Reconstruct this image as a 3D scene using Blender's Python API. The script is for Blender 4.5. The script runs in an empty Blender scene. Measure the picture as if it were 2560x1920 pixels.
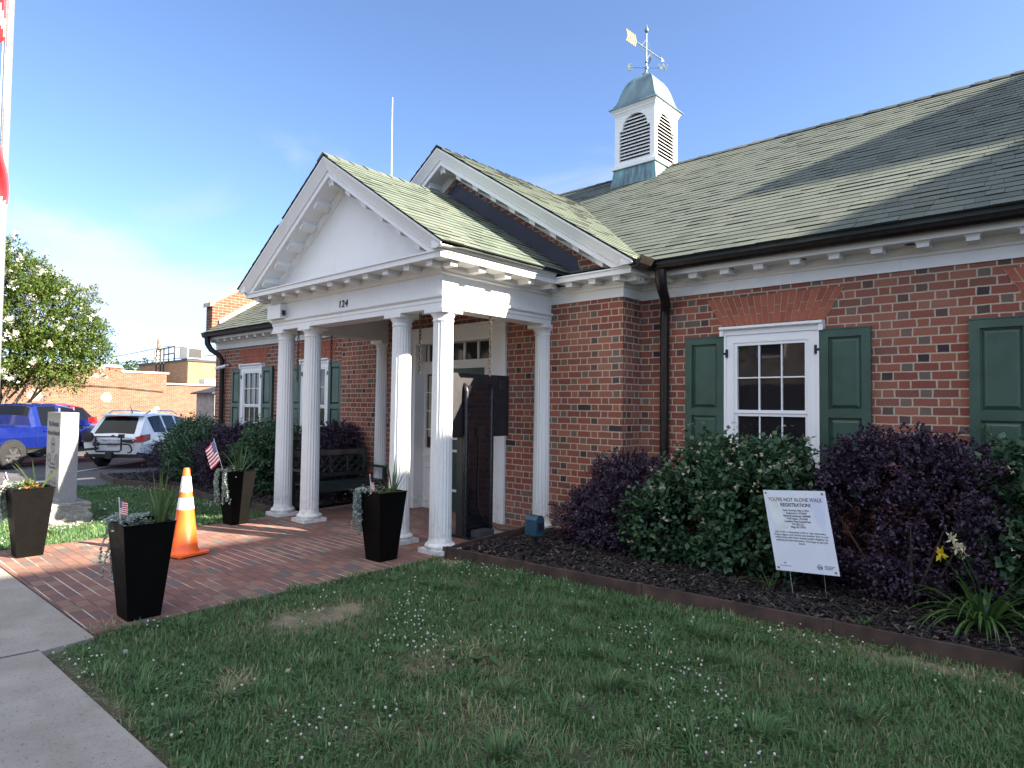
import bpy, bmesh, math, random
import numpy as np
from mathutils import Vector, Matrix
R = math.radians
random.seed(7)
rng = np.random.default_rng(11)
scene = bpy.context.scene
COL = scene.collection

# ------------------------------------------------------------------ camera
cam_d = bpy.data.cameras.new('camera')
cam_d.sensor_width = 36.0
cam_d.lens = 36.0 * 1613.3 / 2560.0
cam_d.clip_start = 0.05
cam_d.clip_end = 3000
cam = bpy.data.objects.new('camera', cam_d)
COL.objects.link(cam)
yaw, pitch, roll = R(-41.934), R(2.048), R(0.6656)
fw = Vector((math.sin(yaw) * math.cos(pitch), math.cos(yaw) * math.cos(pitch), math.sin(pitch)))
rt = Vector((math.cos(yaw), -math.sin(yaw), 0))
up = rt.cross(fw)
rt2 = rt * math.cos(roll) + up * math.sin(roll)
up2 = up * math.cos(roll) - rt * math.sin(roll)
M = Matrix((rt2, up2, -fw)).transposed().to_4x4()
M.translation = Vector((0, 0, 1.58))
cam.matrix_world = M
scene.camera = cam

# ------------------------------------------------------------------ light
SUN = Vector((1.0, 0.39, 0.62)).normalized()
EL = math.asin(SUN.z)
world = bpy.data.worlds.new('World')
scene.world = world
world.use_nodes = True
wn, wl = world.node_tree.nodes, world.node_tree.links
bg = wn['Background']
sky = wn.new('ShaderNodeTexSky')
sky.sky_type = 'NISHITA'
sky.sun_disc = False
sky.sun_elevation = EL
sky.sun_rotation = math.atan2(SUN.x, SUN.y)
sky.air_density = 0.6
sky.dust_density = 1.0
sky.ozone_density = 3.2
sky.altitude = 300
tc = wn.new('ShaderNodeTexCoord')
sx = wn.new('ShaderNodeSeparateXYZ')
wl.new(tc.outputs['Generated'], sx.inputs[0])
mp = wn.new('ShaderNodeMapping')
mp.inputs['Scale'].default_value = (1.6, 1.6, 4.6)
mp.inputs['Location'].default_value = (0.35, 0.1, 0.0)
wl.new(tc.outputs['Generated'], mp.inputs[0])
n1 = wn.new('ShaderNodeTexNoise')
n1.inputs['Scale'].default_value = 1.7
n1.inputs['Detail'].default_value = 9
n1.inputs['Roughness'].default_value = 0.55
n1.inputs['Distortion'].default_value = 0.6
wl.new(mp.outputs[0], n1.inputs['Vector'])


def wmath(op, a, b, clamp=False):
    m = wn.new('ShaderNodeMath')
    m.operation = op
    m.use_clamp = clamp
    for i, q in enumerate((a, b)):
        if isinstance(q, (int, float)):
            m.inputs[i].default_value = q
        else:
            wl.new(q, m.inputs[i])
    return m.outputs[0]


def wramp(src, a, b, o0, o1):
    m = wn.new('ShaderNodeMapRange')
    m.interpolation_type = 'SMOOTHSTEP'
    m.inputs[1].default_value = a
    m.inputs[2].default_value = b
    m.inputs[3].default_value = o0
    m.inputs[4].default_value = o1
    wl.new(src, m.inputs[0])
    return m.outputs[0]


# a bank of cloud low in the west, thinning out upwards
zt = wmath('SUBTRACT', sx.outputs['Z'], wmath('MULTIPLY', wmath('ADD', sx.outputs['X'], 0.92), 0.7))
low = wramp(zt, 0.12, 0.33, 1.0, 0.0)
west = wramp(sx.outputs['X'], -0.97, -0.66, 1.0, 0.15)
bank = wmath('MULTIPLY', low, west)
den = wmath('ADD', n1.outputs[0], wmath('MULTIPLY', bank, 0.42))
mask = wmath('MULTIPLY', wramp(den, 0.58, 0.90, 0.0, 0.95), wmath('MULTIPLY', wramp(sx.outputs['Z'], 0.30, 0.5, 0.92, 0.0), wramp(sx.outputs['Z'], 0.02, 0.17, 0.5, 1.0)))
mixw = wn.new('ShaderNodeMix')
mixw.data_type = 'RGBA'
wl.new(mask, mixw.inputs[0])
wl.new(sky.outputs[0], mixw.inputs[6])
mixw.inputs[7].default_value = (2.35, 2.42, 2.55, 1)
# unseen bright cloud added high behind the viewer as fill for lawn and facade
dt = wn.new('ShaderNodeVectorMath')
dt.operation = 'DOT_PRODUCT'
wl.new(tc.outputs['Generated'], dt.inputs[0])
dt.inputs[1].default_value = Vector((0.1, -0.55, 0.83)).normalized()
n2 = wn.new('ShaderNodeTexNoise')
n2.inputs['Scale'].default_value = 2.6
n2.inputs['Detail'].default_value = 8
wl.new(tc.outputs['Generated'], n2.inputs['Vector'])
fill_cloud = wramp(wmath('ADD', dt.outputs['Value'], wmath('MULTIPLY', wmath('SUBTRACT', n2.outputs[0], 0.5), 0.8)), 0.74, 0.92, 0.0, 0.9)
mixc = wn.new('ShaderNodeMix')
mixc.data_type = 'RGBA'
wl.new(fill_cloud, mixc.inputs[0])
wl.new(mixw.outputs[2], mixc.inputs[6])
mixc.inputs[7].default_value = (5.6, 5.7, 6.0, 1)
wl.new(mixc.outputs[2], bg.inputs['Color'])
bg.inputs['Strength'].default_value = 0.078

sun_d = bpy.data.lights.new('sun', 'SUN')
sun_d.energy = 5.0
sun_d.angle = R(0.35)
sun_d.color = (1.0, 0.89, 0.73)
sun = bpy.data.objects.new('sun', sun_d)
sun.rotation_euler = SUN.to_track_quat('Z', 'Y').to_euler()
sun.location = SUN * 60
COL.objects.link(sun)
scene.view_settings.view_transform = 'Standard'
scene.view_settings.look = 'None'
scene.view_settings.gamma = 1.0
scene.view_settings.exposure = 2.42
scene.cycles.max_bounces = 8

# ------------------------------------------------------------------ helpers
ORG = {}


def tag(o, label=None, cat=None, group=None, kind=None):
    if label: o['label'] = label
    if cat: o['category'] = cat
    if group: o['group'] = group
    if kind: o['kind'] = kind
    return o


def thing(name, loc, label, cat, group=None, rz=0):
    o = bpy.data.objects.new(name, None)
    COL.objects.link(o)
    o.location = loc
    o.rotation_euler = (0, 0, rz)
    o.empty_display_size = 0.2
    ORG[o] = Vector(loc) if rz == 0 else Vector((0, 0, 0))
    return tag(o, label, cat, group)


def local_thing(name, loc, label, cat, group=None, rz=0):
    o = thing(name, loc, label, cat, group, rz)
    ORG[o] = Vector((0, 0, 0))
    return o


def copy_tree(o, parent=None):
    c = o.copy()
    COL.objects.link(c)
    if parent: c.parent = parent
    for ch in list(o.children):
        copy_tree(ch, c)
    return c


class MB:
    def __init__(s):
        s.v, s.f, s.a = [], [], []

    def add(s, vs, fs, a=0.0):
        n = len(s.v)
        s.v += [tuple(p) for p in vs]
        s.f += [tuple(i + n for i in q) for q in fs]
        s.a += [a] * len(fs)
        return s

    def box(s, x0, x1, y0, y1, z0, z1, a=0.0):
        return s.add([(x0, y0, z0), (x1, y0, z0), (x1, y1, z0), (x0, y1, z0), (x0, y0, z1), (x1, y0, z1), (x1, y1, z1), (x0, y1, z1)],
                     [(3, 2, 1, 0), (4, 5, 6, 7), (0, 1, 5, 4), (1, 2, 6, 5), (2, 3, 7, 6), (3, 0, 4, 7)], a)

    def hexa(s, p, a=0.0):           # eight corners, same order as box
        return s.add(p, [(3, 2, 1, 0), (4, 5, 6, 7), (0, 1, 5, 4), (1, 2, 6, 5), (2, 3, 7, 6), (3, 0, 4, 7)], a)

    def prism(s, poly, ax, a0, a1, a=0.0):   # poly in the two other axes, extruded along ax
        n = len(poly)

        def P(p, t):
            return {'x': (t, p[0], p[1]), 'y': (p[0], t, p[1]), 'z': (p[0], p[1], t)}[ax]
        vs = [P(p, a0) for p in poly] + [P(p, a1) for p in poly]
        fs = [tuple(range(n - 1, -1, -1)), tuple(range(n, 2 * n))]
        fs += [(i, (i + 1) % n, n + (i + 1) % n, n + i) for i in range(n)]
        return s.add(vs, fs, a)

    def tube(s, pts, r, n=8, cap=True, a=0.0):
        pts = [Vector(p) for p in pts]
        rs = r if isinstance(r, (list, tuple)) else [r] * len(pts)
        vs = []
        ref = None
        for i, p in enumerate(pts):
            t = (pts[min(i + 1, len(pts) - 1)] - pts[max(i - 1, 0)])
            if t.length < 1e-9: t = Vector((0, 0, 1))
            t.normalize()
            if ref is None:
                ref = Vector((0, 0, 1)) if abs(t.z) < 0.9 else Vector((1, 0, 0))
            e1 = t.cross(ref)
            if e1.length < 1e-5: e1 = t.cross(Vector((0.3, 1, 0.2)))
            e1.normalize()
            e2 = t.cross(e1)
            ref = e1.cross(t)
            for k in range(n):
                w = 2 * math.pi * k / n
                vs.append(p + e1 * math.cos(w) * rs[i] + e2 * math.sin(w) * rs[i])
        fs = []
        for i in range(len(pts) - 1):
            for k in range(n):
                fs.append((i * n + k, i * n + (k + 1) % n, (i + 1) * n + (k + 1) % n, (i + 1) * n + k))
        if cap:
            fs.append(tuple(range(n - 1, -1, -1)))
            fs.append(tuple(range((len(pts) - 1) * n, len(pts) * n)))
        return s.add(vs, fs, a)

    def lathe(s, prof, c, n=32, rad=None, a=0.0, ang=(0, 2 * math.pi)):
        full = abs(ang[1] - ang[0] - 2 * math.pi) < 1e-6
        m = n if full else n + 1
        vs = []
        for (r, z) in prof:
            for k in range(m):
                w = ang[0] + (ang[1] - ang[0]) * k / n
                q = r * (rad(w, z) if rad else 1.0)
                vs.append((c[0] + q * math.cos(w), c[1] + q * math.sin(w), c[2] + z))
        fs = []
        for i in range(len(prof) - 1):
            for k in range(n):
                k2 = (k + 1) % m
                fs.append((i * m + k, i * m + k2, (i + 1) * m + k2, (i + 1) * m + k))
        if full:
            fs.append(tuple(range(m - 1, -1, -1)))
            fs.append(tuple(range((len(prof) - 1) * m, len(prof) * m)))
        return s.add(vs, fs, a)

    def sweep(s, path, prof, close_prof=True, a=0.0):
        """prof = (outward offset, z); path = xy polyline, outward is to its right"""
        P = [Vector((p[0], p[1])) for p in path]
        n, m = len(P), len(prof)
        vs = []
        for i in range(n):
            ds = []
            if i > 0: ds.append((P[i] - P[i - 1]).normalized())
            if i < n - 1: ds.append((P[i + 1] - P[i]).normalized())
            ns = [Vector((d.y, -d.x)) for d in ds]
            if len(ns) == 1:
                off = ns[0]
            else:
                b = (ns[0] + ns[1])
                off = b / max(1e-6, b.dot(ns[0]))
            for (d, z) in prof:
                vs.append((P[i].x + off.x * d, P[i].y + off.y * d, z))
        fs = []
        mm = m if close_prof else m - 1
        for i in range(n - 1):
            for k in range(mm):
                k2 = (k + 1) % m
                fs.append((i * m + k, (i + 1) * m + k, (i + 1) * m + k2, i * m + k2))
        if close_prof:
            fs.append(tuple(range(m)))
            fs.append(tuple(range(n * m - 1, (n - 1) * m - 1, -1)))
        return s.add(vs, fs, a)

    def build(s, name, mat, parent=None, smooth=False, loc=None):
        v = np.array(s.v, dtype=np.float64).reshape(-1, 3)
        if parent is not None:
            o0 = ORG[parent]
        elif loc is not None:
            o0 = Vector(loc)
        else:
            mn, mx = v.min(0), v.max(0)
            o0 = Vector(((mn[0] + mx[0]) / 2, (mn[1] + mx[1]) / 2, mn[2]))
        me = bpy.data.meshes.new(name)
        me.from_pydata((v - np.array(o0)).tolist(), [], s.f)
        at = me.attributes.new('v', 'FLOAT', 'FACE')
        at.data.foreach_set('value', np.array(s.a, dtype=np.float32))
        bm = bmesh.new()
        bm.from_mesh(me)
        bmesh.ops.recalc_face_normals(bm, faces=bm.faces)
        bm.to_mesh(me)
        bm.free()
        if smooth:
            me.polygons.foreach_set('use_smooth', [True] * len(me.polygons))
            if smooth != 'all':
                me.set_sharp_from_angle(angle=R(38))
        me.materials.append(mat)
        o = bpy.data.objects.new(name, me)
        COL.objects.link(o)
        if parent is not None:
            o.parent = parent
            ORG[o] = o0
        else:
            o.location = o0
            ORG[o] = o0
        return o


def fast_mesh(name, V, loops, starts, totals, mat, parent=None, attr=None, smooth=False, loc=(0, 0, 0)):
    """numpy mesh for very many small faces"""
    o0 = ORG[parent] if parent is not None else Vector(loc)
    V = np.asarray(V, dtype=np.float32) - np.array(o0, dtype=np.float32)
    me = bpy.data.meshes.new(name)
    me.vertices.add(len(V))
    me.vertices.foreach_set('co', V.ravel())
    me.loops.add(len(loops))
    me.loops.foreach_set('vertex_index', np.asarray(loops, dtype=np.int32))
    me.polygons.add(len(starts))
    me.polygons.foreach_set('loop_start', np.asarray(starts, dtype=np.int32))
    me.polygons.foreach_set('loop_total', np.asarray(totals, dtype=np.int32))
    me.update(calc_edges=True)
    if attr is not None:
        at = me.attributes.new('v', 'FLOAT', 'FACE')
        at.data.foreach_set('value', np.asarray(attr, dtype=np.float32))
    me.materials.append(mat)
    o = bpy.data.objects.new(name, me)
    COL.objects.link(o)
    if parent is not None:
        o.parent = parent
        ORG[o] = o0
    else:
        o.location = loc
        ORG[o] = Vector(loc)
    return o


def quads_mesh(name, Q, mat, parent=None, attr=None, loc=(0, 0, 0)):
    """Q: (n,4,3)"""
    n = len(Q)
    return fast_mesh(name, Q.reshape(-1, 3), np.arange(n * 4), np.arange(n) * 4, np.full(n, 4), mat, parent, attr, loc=loc)


# ------------------------------------------------------------------ materials
class NT:
    def __init__(s, name):
        s.m = bpy.data.materials.new(name)
        s.m.use_nodes = True
        s.t = s.m.node_tree
        s.n, s.l = s.t.nodes, s.t.links
        s.b = s.n['Principled BSDF']

    def set(s, **k):
        for q, val in k.items():
            s.b.inputs[q.replace('_', ' ')].default_value = val
        return s

    def node(s, typ, **k):
        n = s.n.new(typ)
        for q, val in k.items(): setattr(n, q, val)
        return n

    def inp(s, n, i, val):
        if hasattr(val, 'links'): s.l.new(val, n.inputs[i])
        else: n.inputs[i].default_value = val

    def math(s, op, a, b=0.0, clamp=False):
        n = s.node('ShaderNodeMath', operation=op, use_clamp=clamp)
        s.inp(n, 0, a); s.inp(n, 1, b)
        return n.outputs[0]

    def mix(s, f, a, b, blend='MIX'):
        n = s.node('ShaderNodeMix', data_type='RGBA', blend_type=blend)
        s.inp(n, 0, f)
        s.inp(n, 6, a if hasattr(a, 'links') else (*a, 1) if len(a) == 3 else a)
        s.inp(n, 7, b if hasattr(b, 'links') else (*b, 1) if len(b) == 3 else b)
        return n.outputs[2]

    def pos(s):
        return s.node('ShaderNodeNewGeometry').outputs['Position']

    def objco(s):
        return s.node('ShaderNodeTexCoord').outputs['Object']

    def noise(s, vec, scale, detail=4, rough=0.55, dist=0.0):
        n = s.node('ShaderNodeTexNoise')
        s.l.new(vec, n.inputs['Vector'])
        n.inputs['Scale'].default_value = scale
        n.inputs['Detail'].default_value = detail
        n.inputs['Roughness'].default_value = rough
        n.inputs['Distortion'].default_value = dist
        return n.outputs[0]

    def ramp(s, src, a, b, lo=0.0, hi=1.0, smooth=True):
        n = s.node('ShaderNodeMapRange')
        if smooth: n.interpolation_type = 'SMOOTHSTEP'
        s.inp(n, 0, src)
        for i, q in zip((1, 2, 3, 4), (a, b, lo, hi)): n.inputs[i].default_value = q
        return n.outputs[0]

    def cramp(s, src, stops, interp='LINEAR'):
        n = s.node('ShaderNodeValToRGB')
        n.color_ramp.interpolation = interp
        e = n.color_ramp.elements
        while len(e) < len(stops): e.new(0.5)
        for el, (p, c) in zip(e, stops):
            el.position = p
            el.color = (*c, 1)
        s.l.new(src, n.inputs[0])
        return n.outputs[0]

    def white(s, *xyz):
        c = s.node('ShaderNodeCombineXYZ')
        for i, q in enumerate(xyz): s.inp(c, i, q)
        w = s.node('ShaderNodeTexWhiteNoise', noise_dimensions='3D')
        s.l.new(c.outputs[0], w.inputs['Vector'])
        return w.outputs['Value']

    def attr(s, nm='v'):
        return s.node('ShaderNodeAttribute', attribute_name=nm).outputs['Fac']

    def bump(s, h, strength=0.4, dist=0.01, prev=None):
        n = s.node('ShaderNodeBump')
        n.inputs['Strength'].default_value = strength
        n.inputs['Distance'].default_value = dist
        s.l.new(h, n.inputs['Height'])
        if prev is not None: s.l.new(prev, n.inputs['Normal'])
        s.l.new(n.outputs[0], s.b.inputs['Normal'])
        return n.outputs[0]

    def col(s, c):
        if hasattr(c, 'links'): s.l.new(c, s.b.inputs['Base Color'])
        else: s.b.inputs['Base Color'].default_value = (*c, 1)
        return s


def plain(name, c, rough=0.5, metal=0.0, var=0.12, scale=8.0, spec=0.5, bump=0.0, coat=0.0):
    t = NT(name)
    p = t.objco()
    n = t.noise(p, scale, 5)
    lo = tuple(q * (1 - var) for q in c)
    hi = tuple(min(1, q * (1 + var)) for q in c)
    t.col(t.mix(t.ramp(n, 0.3, 0.7), lo, hi))
    t.set(Metallic=metal)
    n2 = t.noise(p, scale * 4, 3)
    t.l.new(t.ramp(n2, 0.2, 0.8, max(0.02, rough - 0.08), min(1, rough + 0.08)), t.b.inputs['Roughness'])
    t.b.inputs['Specular IOR Level'].default_value = spec
    t.b.inputs['Coat Weight'].default_value = coat
    if bump: t.bump(t.noise(p, scale * 6, 6), bump, 0.004)
    return t.m


def brick_mat(name, flemish, palette, mortar, course=0.0813, stretch=0.203, dark=0.42, floor=False, joint=0.0125, wob=0.004, bump=0.55, stain=0.18):
    """palette: colour stops for ordinary bricks; flemish adds dark headers"""
    t = NT(name)
    pos = t.pos()
    geo = t.node('ShaderNodeNewGeometry')
    sp = t.node('ShaderNodeSeparateXYZ'); t.l.new(pos, sp.inputs[0])
    sn = t.node('ShaderNodeSeparateXYZ'); t.l.new(geo.outputs['True Normal'], sn.inputs[0])
    wv = t.noise(pos, 38, 3)
    wv2 = t.noise(pos, 9, 3)
    wobn = t.math('MULTIPLY', t.math('SUBTRACT', wv, 0.5), wob * 2)
    wobm = t.math('MULTIPLY', t.math('SUBTRACT', wv2, 0.5), wob * 2)
    if floor:
        U, V = sp.outputs[0], sp.outputs[1]
    else:
        f = t.math('GREATER_THAN', t.math('ABSOLUTE', sn.outputs[0]), 0.6)
        U = t.math('ADD', t.math('MULTIPLY', sp.outputs[0], t.math('SUBTRACT', 1.0, f)), t.math('MULTIPLY', sp.outputs[1], f))
        V = sp.outputs[2]
    U = t.math('ADD', t.math('ADD', U, wobn), wobm)
    V = t.math('ADD', t.math('ADD', V, t.math('MULTIPLY', wobn, 0.6)), t.math('MULTIPLY', wobm, 0.7))
    rowf = t.math('DIVIDE', V, course)
    row = t.math('FLOOR', rowf)
    fv = t.math('FRACT', rowf)
    per = stretch * 1.5 if flemish else stretch
    odd = t.math('MODULO', t.math('ABSOLUTE', row), 2.0)
    jit = t.math('MULTIPLY', t.white(row, 3.1, 0.7), 0.10)
    uf = t.math('ADD', t.math('ADD', t.math('DIVIDE', U, per), t.math('MULTIPLY', odd, 0.5)), jit)
    cell = t.math('FLOOR', uf)
    fu = t.math('FRACT', uf)
    if flemish:
        hd = t.math('GREATER_THAN', fu, 0.6667)
        d1 = t.math('MINIMUM', fu, t.math('ABSOLUTE', t.math('SUBTRACT', fu, 0.6667)))
        d1 = t.math('MINIMUM', d1, t.math('SUBTRACT', 1.0, fu))
        idn = t.math('ADD', t.math('MULTIPLY', cell, 2.0), hd)
    else:
        hd = None
        d1 = t.math('MINIMUM', fu, t.math('SUBTRACT', 1.0, fu))
        idn = cell
    du = t.math('MULTIPLY', d1, per)
    dv = t.math('MULTIPLY', t.math('MINIMUM', fv, t.math('SUBTRACT', 1.0, fv)), course)
    d = t.math('MINIMUM', du, dv)
    edge = t.ramp(d, joint * 0.36, joint * 0.66, 0.0, 1.0)
    r1 = t.white(idn, row, 1.7)
    r2 = t.white(idn, row, 8.3)
    base = t.cramp(r1, palette, 'CONSTANT')
    if flemish:
        isd = t.math('MULTIPLY', hd, t.math('LESS_THAN', r2, dark))
        isd = t.math('MAXIMUM', isd, t.math('LESS_THAN', r2, 0.035))
        dk = t.cramp(t.white(idn, row, 4.4), [(0, (0.085, 0.045, 0.042)), (0.3, (0.13, 0.098, 0.078)), (0.62, (0.16, 0.10, 0.078)), (0.85, (0.045, 0.030, 0.036))], 'CONSTANT')
        base = t.mix(isd, base, dk)
    g = t.noise(pos, 60, 5, 0.65)
    base = t.mix(t.ramp(g, 0.35, 0.8, 0.0, 0.45), base, t.mix(0.6, base, (0.02, 0.012, 0.012)))
    g2 = t.noise(pos, 1.1, 4)
    base = t.mix(t.ramp(g2, 0.4, 0.75, 0.0, stain), base, tuple(q * 0.55 for q in mortar))
    mcol = t.mix(t.noise(pos, 25, 4), tuple(q * 0.72 for q in mortar), mortar)
    if floor:
        sand = t.math('MULTIPLY', t.ramp(t.noise(pos, 1.3, 3), 0.42, 0.6), t.math('LESS_THAN', dv, du))
        mcol = t.mix(sand, (0.07, 0.06, 0.05), (0.50, 0.46, 0.40))
    t.col(t.mix(edge, mcol, base))
    t.set(Roughness=0.88)
    t.b.inputs['Specular IOR Level'].default_value = 0.25
    h = t.math('ADD', edge, t.math('MULTIPLY', g, 0.35))
    t.bump(h, bump, 0.006)
    return t.m


M_ = {}
M_['brick'] = brick_mat('town_hall_brick', True, [(0, (0.235, 0.072, 0.050)), (0.25, (0.27, 0.088, 0.058)), (0.5, (0.20, 0.064, 0.048)), (0.72, (0.285, 0.105, 0.068)), (0.88, (0.18, 0.066, 0.051))], (0.46, 0.39, 0.30), wob=0.006)
M_['brick_orange'] = brick_mat('warehouse_brick', False, [(0, (0.17, 0.066, 0.036)), (0.3, (0.15, 0.052, 0.030)), (0.55, (0.19, 0.084, 0.047)), (0.8, (0.12, 0.048, 0.031))], (0.28, 0.235, 0.18), course=0.0677, wob=0.003)
M_['brick_tan'] = brick_mat('annex_brick', False, [(0, (0.25, 0.125, 0.058)), (0.3, (0.215, 0.095, 0.046)), (0.6, (0.28, 0.145, 0.07)), (0.85, (0.18, 0.082, 0.045))], (0.32, 0.27, 0.20), course=0.0677, wob=0.003)
M_['paver'] = brick_mat('paver_brick', False, [(0, (0.235, 0.118, 0.090)), (0.2, (0.205, 0.102, 0.082)), (0.38, (0.265, 0.142, 0.105)), (0.56, (0.175, 0.102, 0.086)), (0.70, (0.22, 0.108, 0.085)), (0.84, (0.135, 0.118, 0.108)), (0.93, (0.25, 0.158, 0.110))], (0.15, 0.125, 0.10), course=0.102, stretch=0.204, floor=True, joint=0.0095, wob=0.003, bump=0.5, stain=0.3)


def arch_mat():
    t = NT('arch_brick')
    v = t.attr()
    p = t.pos()
    g = t.noise(p, 60, 5)
    c = t.cramp(v, [(0, (0.29, 0.080, 0.046)), (0.5, (0.34, 0.10, 0.055)), (1, (0.24, 0.068, 0.042))])
    t.col(t.mix(t.ramp(g, 0.4, 0.8, 0, 0.4), c, (0.10, 0.03, 0.02)))
    t.set(Roughness=0.85)
    t.bump(g, 0.3, 0.004)
    return t.m


M_['arch'] = arch_mat()
M_['mortar'] = plain('mortar', (0.42, 0.35, 0.27), 0.95, var=0.2, scale=20)


def white_paint(name='white_paint', c=(0.68, 0.68, 0.665), dirt=0.16):
    t = NT(name)
    p = t.pos()
    n = t.noise(p, 2.3, 6, 0.6)
    n2 = t.noise(p, 40, 4, 0.6)
    f = t.math('MULTIPLY', t.ramp(n, 0.45, 0.8), t.ramp(n2, 0.3, 0.8))
    base = t.mix(t.math('MULTIPLY', f, dirt * 4, True), c, (0.50, 0.47, 0.41))
    sz = t.node('ShaderNodeSeparateXYZ')
    t.l.new(p, sz.inputs[0])
    foot = t.math('MULTIPLY', t.ramp(sz.outputs[2], 0.05, 0.55, 1.0, 0.0), t.ramp(t.noise(p, 14, 6, 0.7), 0.42, 0.72))
    base = t.mix(t.math('MULTIPLY', foot, 0.55), base, (0.30, 0.26, 0.20))
    mm = t.node('ShaderNodeMapping')
    mm.inputs['Scale'].default_value = (22, 22, 1.6)
    t.l.new(p, mm.inputs[0])
    streak = t.ramp(t.noise(mm.outputs[0], 1.0, 4, 0.6), 0.60, 0.78)
    base = t.mix(t.math('MULTIPLY', streak, dirt * 1.6), base, (0.44, 0.42, 0.37))
    t.col(base)
    t.set(Roughness=0.45)
    t.bump(n2, 0.08, 0.003)
    return t.m


M_['white'] = white_paint()
M_['white_vinyl'] = white_paint('white_window_frame', (0.74, 0.74, 0.745), 0.04)
M_['offwhite'] = white_paint('ceiling_paint', (0.66, 0.66, 0.63), 0.1)


def shingle_mat(name, a, b, c):
    t = NT(name)
    v = t.attr()
    p = t.pos()
    n = t.noise(p, 130, 3, 0.7)
    st = t.noise(p, 0.8, 5, 0.6)
    base = t.cramp(v, [(0, a), (0.4, b), (0.8, c), (1, tuple(q * 0.75 for q in a))])
    base = t.mix(t.ramp(n, 0.35, 0.75, 0, 0.55), base, tuple(q * 0.45 for q in b))
    base = t.mix(t.ramp(st, 0.48, 0.8, 0, 0.5), base, (0.15, 0.15, 0.12))
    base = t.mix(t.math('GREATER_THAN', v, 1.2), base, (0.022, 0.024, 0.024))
    t.col(base)
    t.set(Roughness=0.92)
    t.b.inputs['Specular IOR Level'].default_value = 0.2
    t.bump(n, 0.5, 0.004)
    return t.m


M_['shingle'] = shingle_mat('green_shingle', (0.106, 0.133, 0.104), (0.121, 0.149, 0.117), (0.095, 0.121, 0.096))
M_['shingle_grey'] = shingle_mat('grey_green_shingle', (0.111, 0.129, 0.107), (0.126, 0.144, 0.121), (0.100, 0.117, 0.098))
M_['ridge'] = shingle_mat('ridge_shingle', (0.035, 0.042, 0.045), (0.05, 0.06, 0.055), (0.03, 0.035, 0.04))
M_['navy'] = plain('navy_flashing', (0.035, 0.037, 0.062), 0.55, var=0.15, scale=3)
M_['gutter'] = plain('brown_gutter', (0.017, 0.013, 0.012), 0.38, metal=0.3, var=0.4, scale=14)
M_['drip'] = plain('drip_edge', (0.16, 0.18, 0.22), 0.35, metal=0.6, var=0.2)


def copper_mat():
    t = NT('aged_copper')
    p = t.objco()
    m = t.node('ShaderNodeMapping'); m.inputs['Scale'].default_value = (14, 14, 1.2)
    t.l.new(p, m.inputs[0])
    n = t.noise(m.outputs[0], 1.2, 6, 0.6)
    n2 = t.noise(p, 3.0, 5)
    c = t.cramp(t.math('ADD', t.math('MULTIPLY', n, 0.6), t.math('MULTIPLY', n2, 0.4)), [(0.36, (0.07, 0.08, 0.085)), (0.5, (0.10, 0.18, 0.20)), (0.60, (0.14, 0.30, 0.29)), (0.72, (0.24, 0.42, 0.38))])
    t.col(c)
    t.set(Roughness=0.5, Metallic=0.25)
    return t.m


M_['copper'] = copper_mat()


def dome_mat():
    t = NT('dome_copper')
    p = t.objco()
    m = t.node('ShaderNodeMapping'); m.inputs['Scale'].default_value = (3.2, 3.2, 0.5)
    t.l.new(p, m.inputs[0])
    n = t.noise(m.outputs[0], 1.5, 5, 0.5)
    t.col(t.cramp(n, [(0.35, (0.10, 0.155, 0.175)), (0.55, (0.15, 0.22, 0.235)), (0.68, (0.20, 0.32, 0.30))]))
    t.set(Roughness=0.42, Metallic=0.35)
    return t.m


M_['dome'] = dome_mat()
M_['shutter'] = plain('green_shutter', (0.030, 0.068, 0.050), 0.38, var=0.2, scale=3)
M_['shutter_dark'] = plain('shutter_groove', (0.015, 0.035, 0.028), 0.45)
M_['green_door'] = plain('green_door', (0.020, 0.050, 0.040), 0.35, var=0.15)
M_['black'] = plain('black_metal', (0.012, 0.012, 0.014), 0.3, metal=0.2, var=0.3)
M_['black_gloss'] = plain('black_gloss_panel', (0.010, 0.010, 0.013), 0.10, var=0.3, coat=0.6)
M_['black_matte'] = plain('black_matte', (0.014, 0.013, 0.016), 0.55, var=0.3)
M_['iron'] = plain('iron_chain', (0.05, 0.04, 0.035), 0.6, metal=0.6, var=0.4, scale=40)
M_['planter'] = plain('planter_black', (0.0045, 0.0042, 0.004), 0.5, var=0.1, scale=5, spec=0.05)
M_['soil'] = plain('potting_soil', (0.035, 0.024, 0.016), 1.0, var=0.5, scale=30, bump=0.8)
M_['orange'] = plain('cone_orange', (0.85, 0.13, 0.018), 0.4, var=0.12, scale=6)
M_['tape'] = plain('reflective_tape', (0.80, 0.80, 0.80), 0.3, var=0.18, scale=25)
M_['bench'] = plain('bench_green', (0.016, 0.026, 0.024), 0.4, var=0.3, scale=10)
M_['wood_grey'] = plain('weathered_rail', (0.07, 0.058, 0.042), 0.7, var=0.4, scale=10)
M_['edging'] = plain('rusted_edging', (0.058, 0.034, 0.026), 0.75, metal=0.1, var=0.45, scale=5, bump=0.2)
M_['teal_box'] = plain('teal_box', (0.018, 0.055, 0.085), 0.35, var=0.15)
M_['brass'] = plain('gold_leaf_vane', (0.13, 0.11, 0.04), 0.6, metal=0.0, var=0.25, scale=20)
M_['vane'] = plain('vane_metal', (0.16, 0.20, 0.20), 0.45, metal=0.6, var=0.4, scale=20)
M_['alu'] = plain('aluminium_pole', (0.50, 0.50, 0.50), 0.42, metal=0.8, var=0.03, scale=4)
M_['steel_wire'] = plain('galvanised_wire', (0.45, 0.45, 0.45), 0.4, metal=0.7)
M_['coping'] = plain('stone_coping', (0.42, 0.37, 0.29), 0.85, var=0.3, scale=6, bump=0.2)
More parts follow.
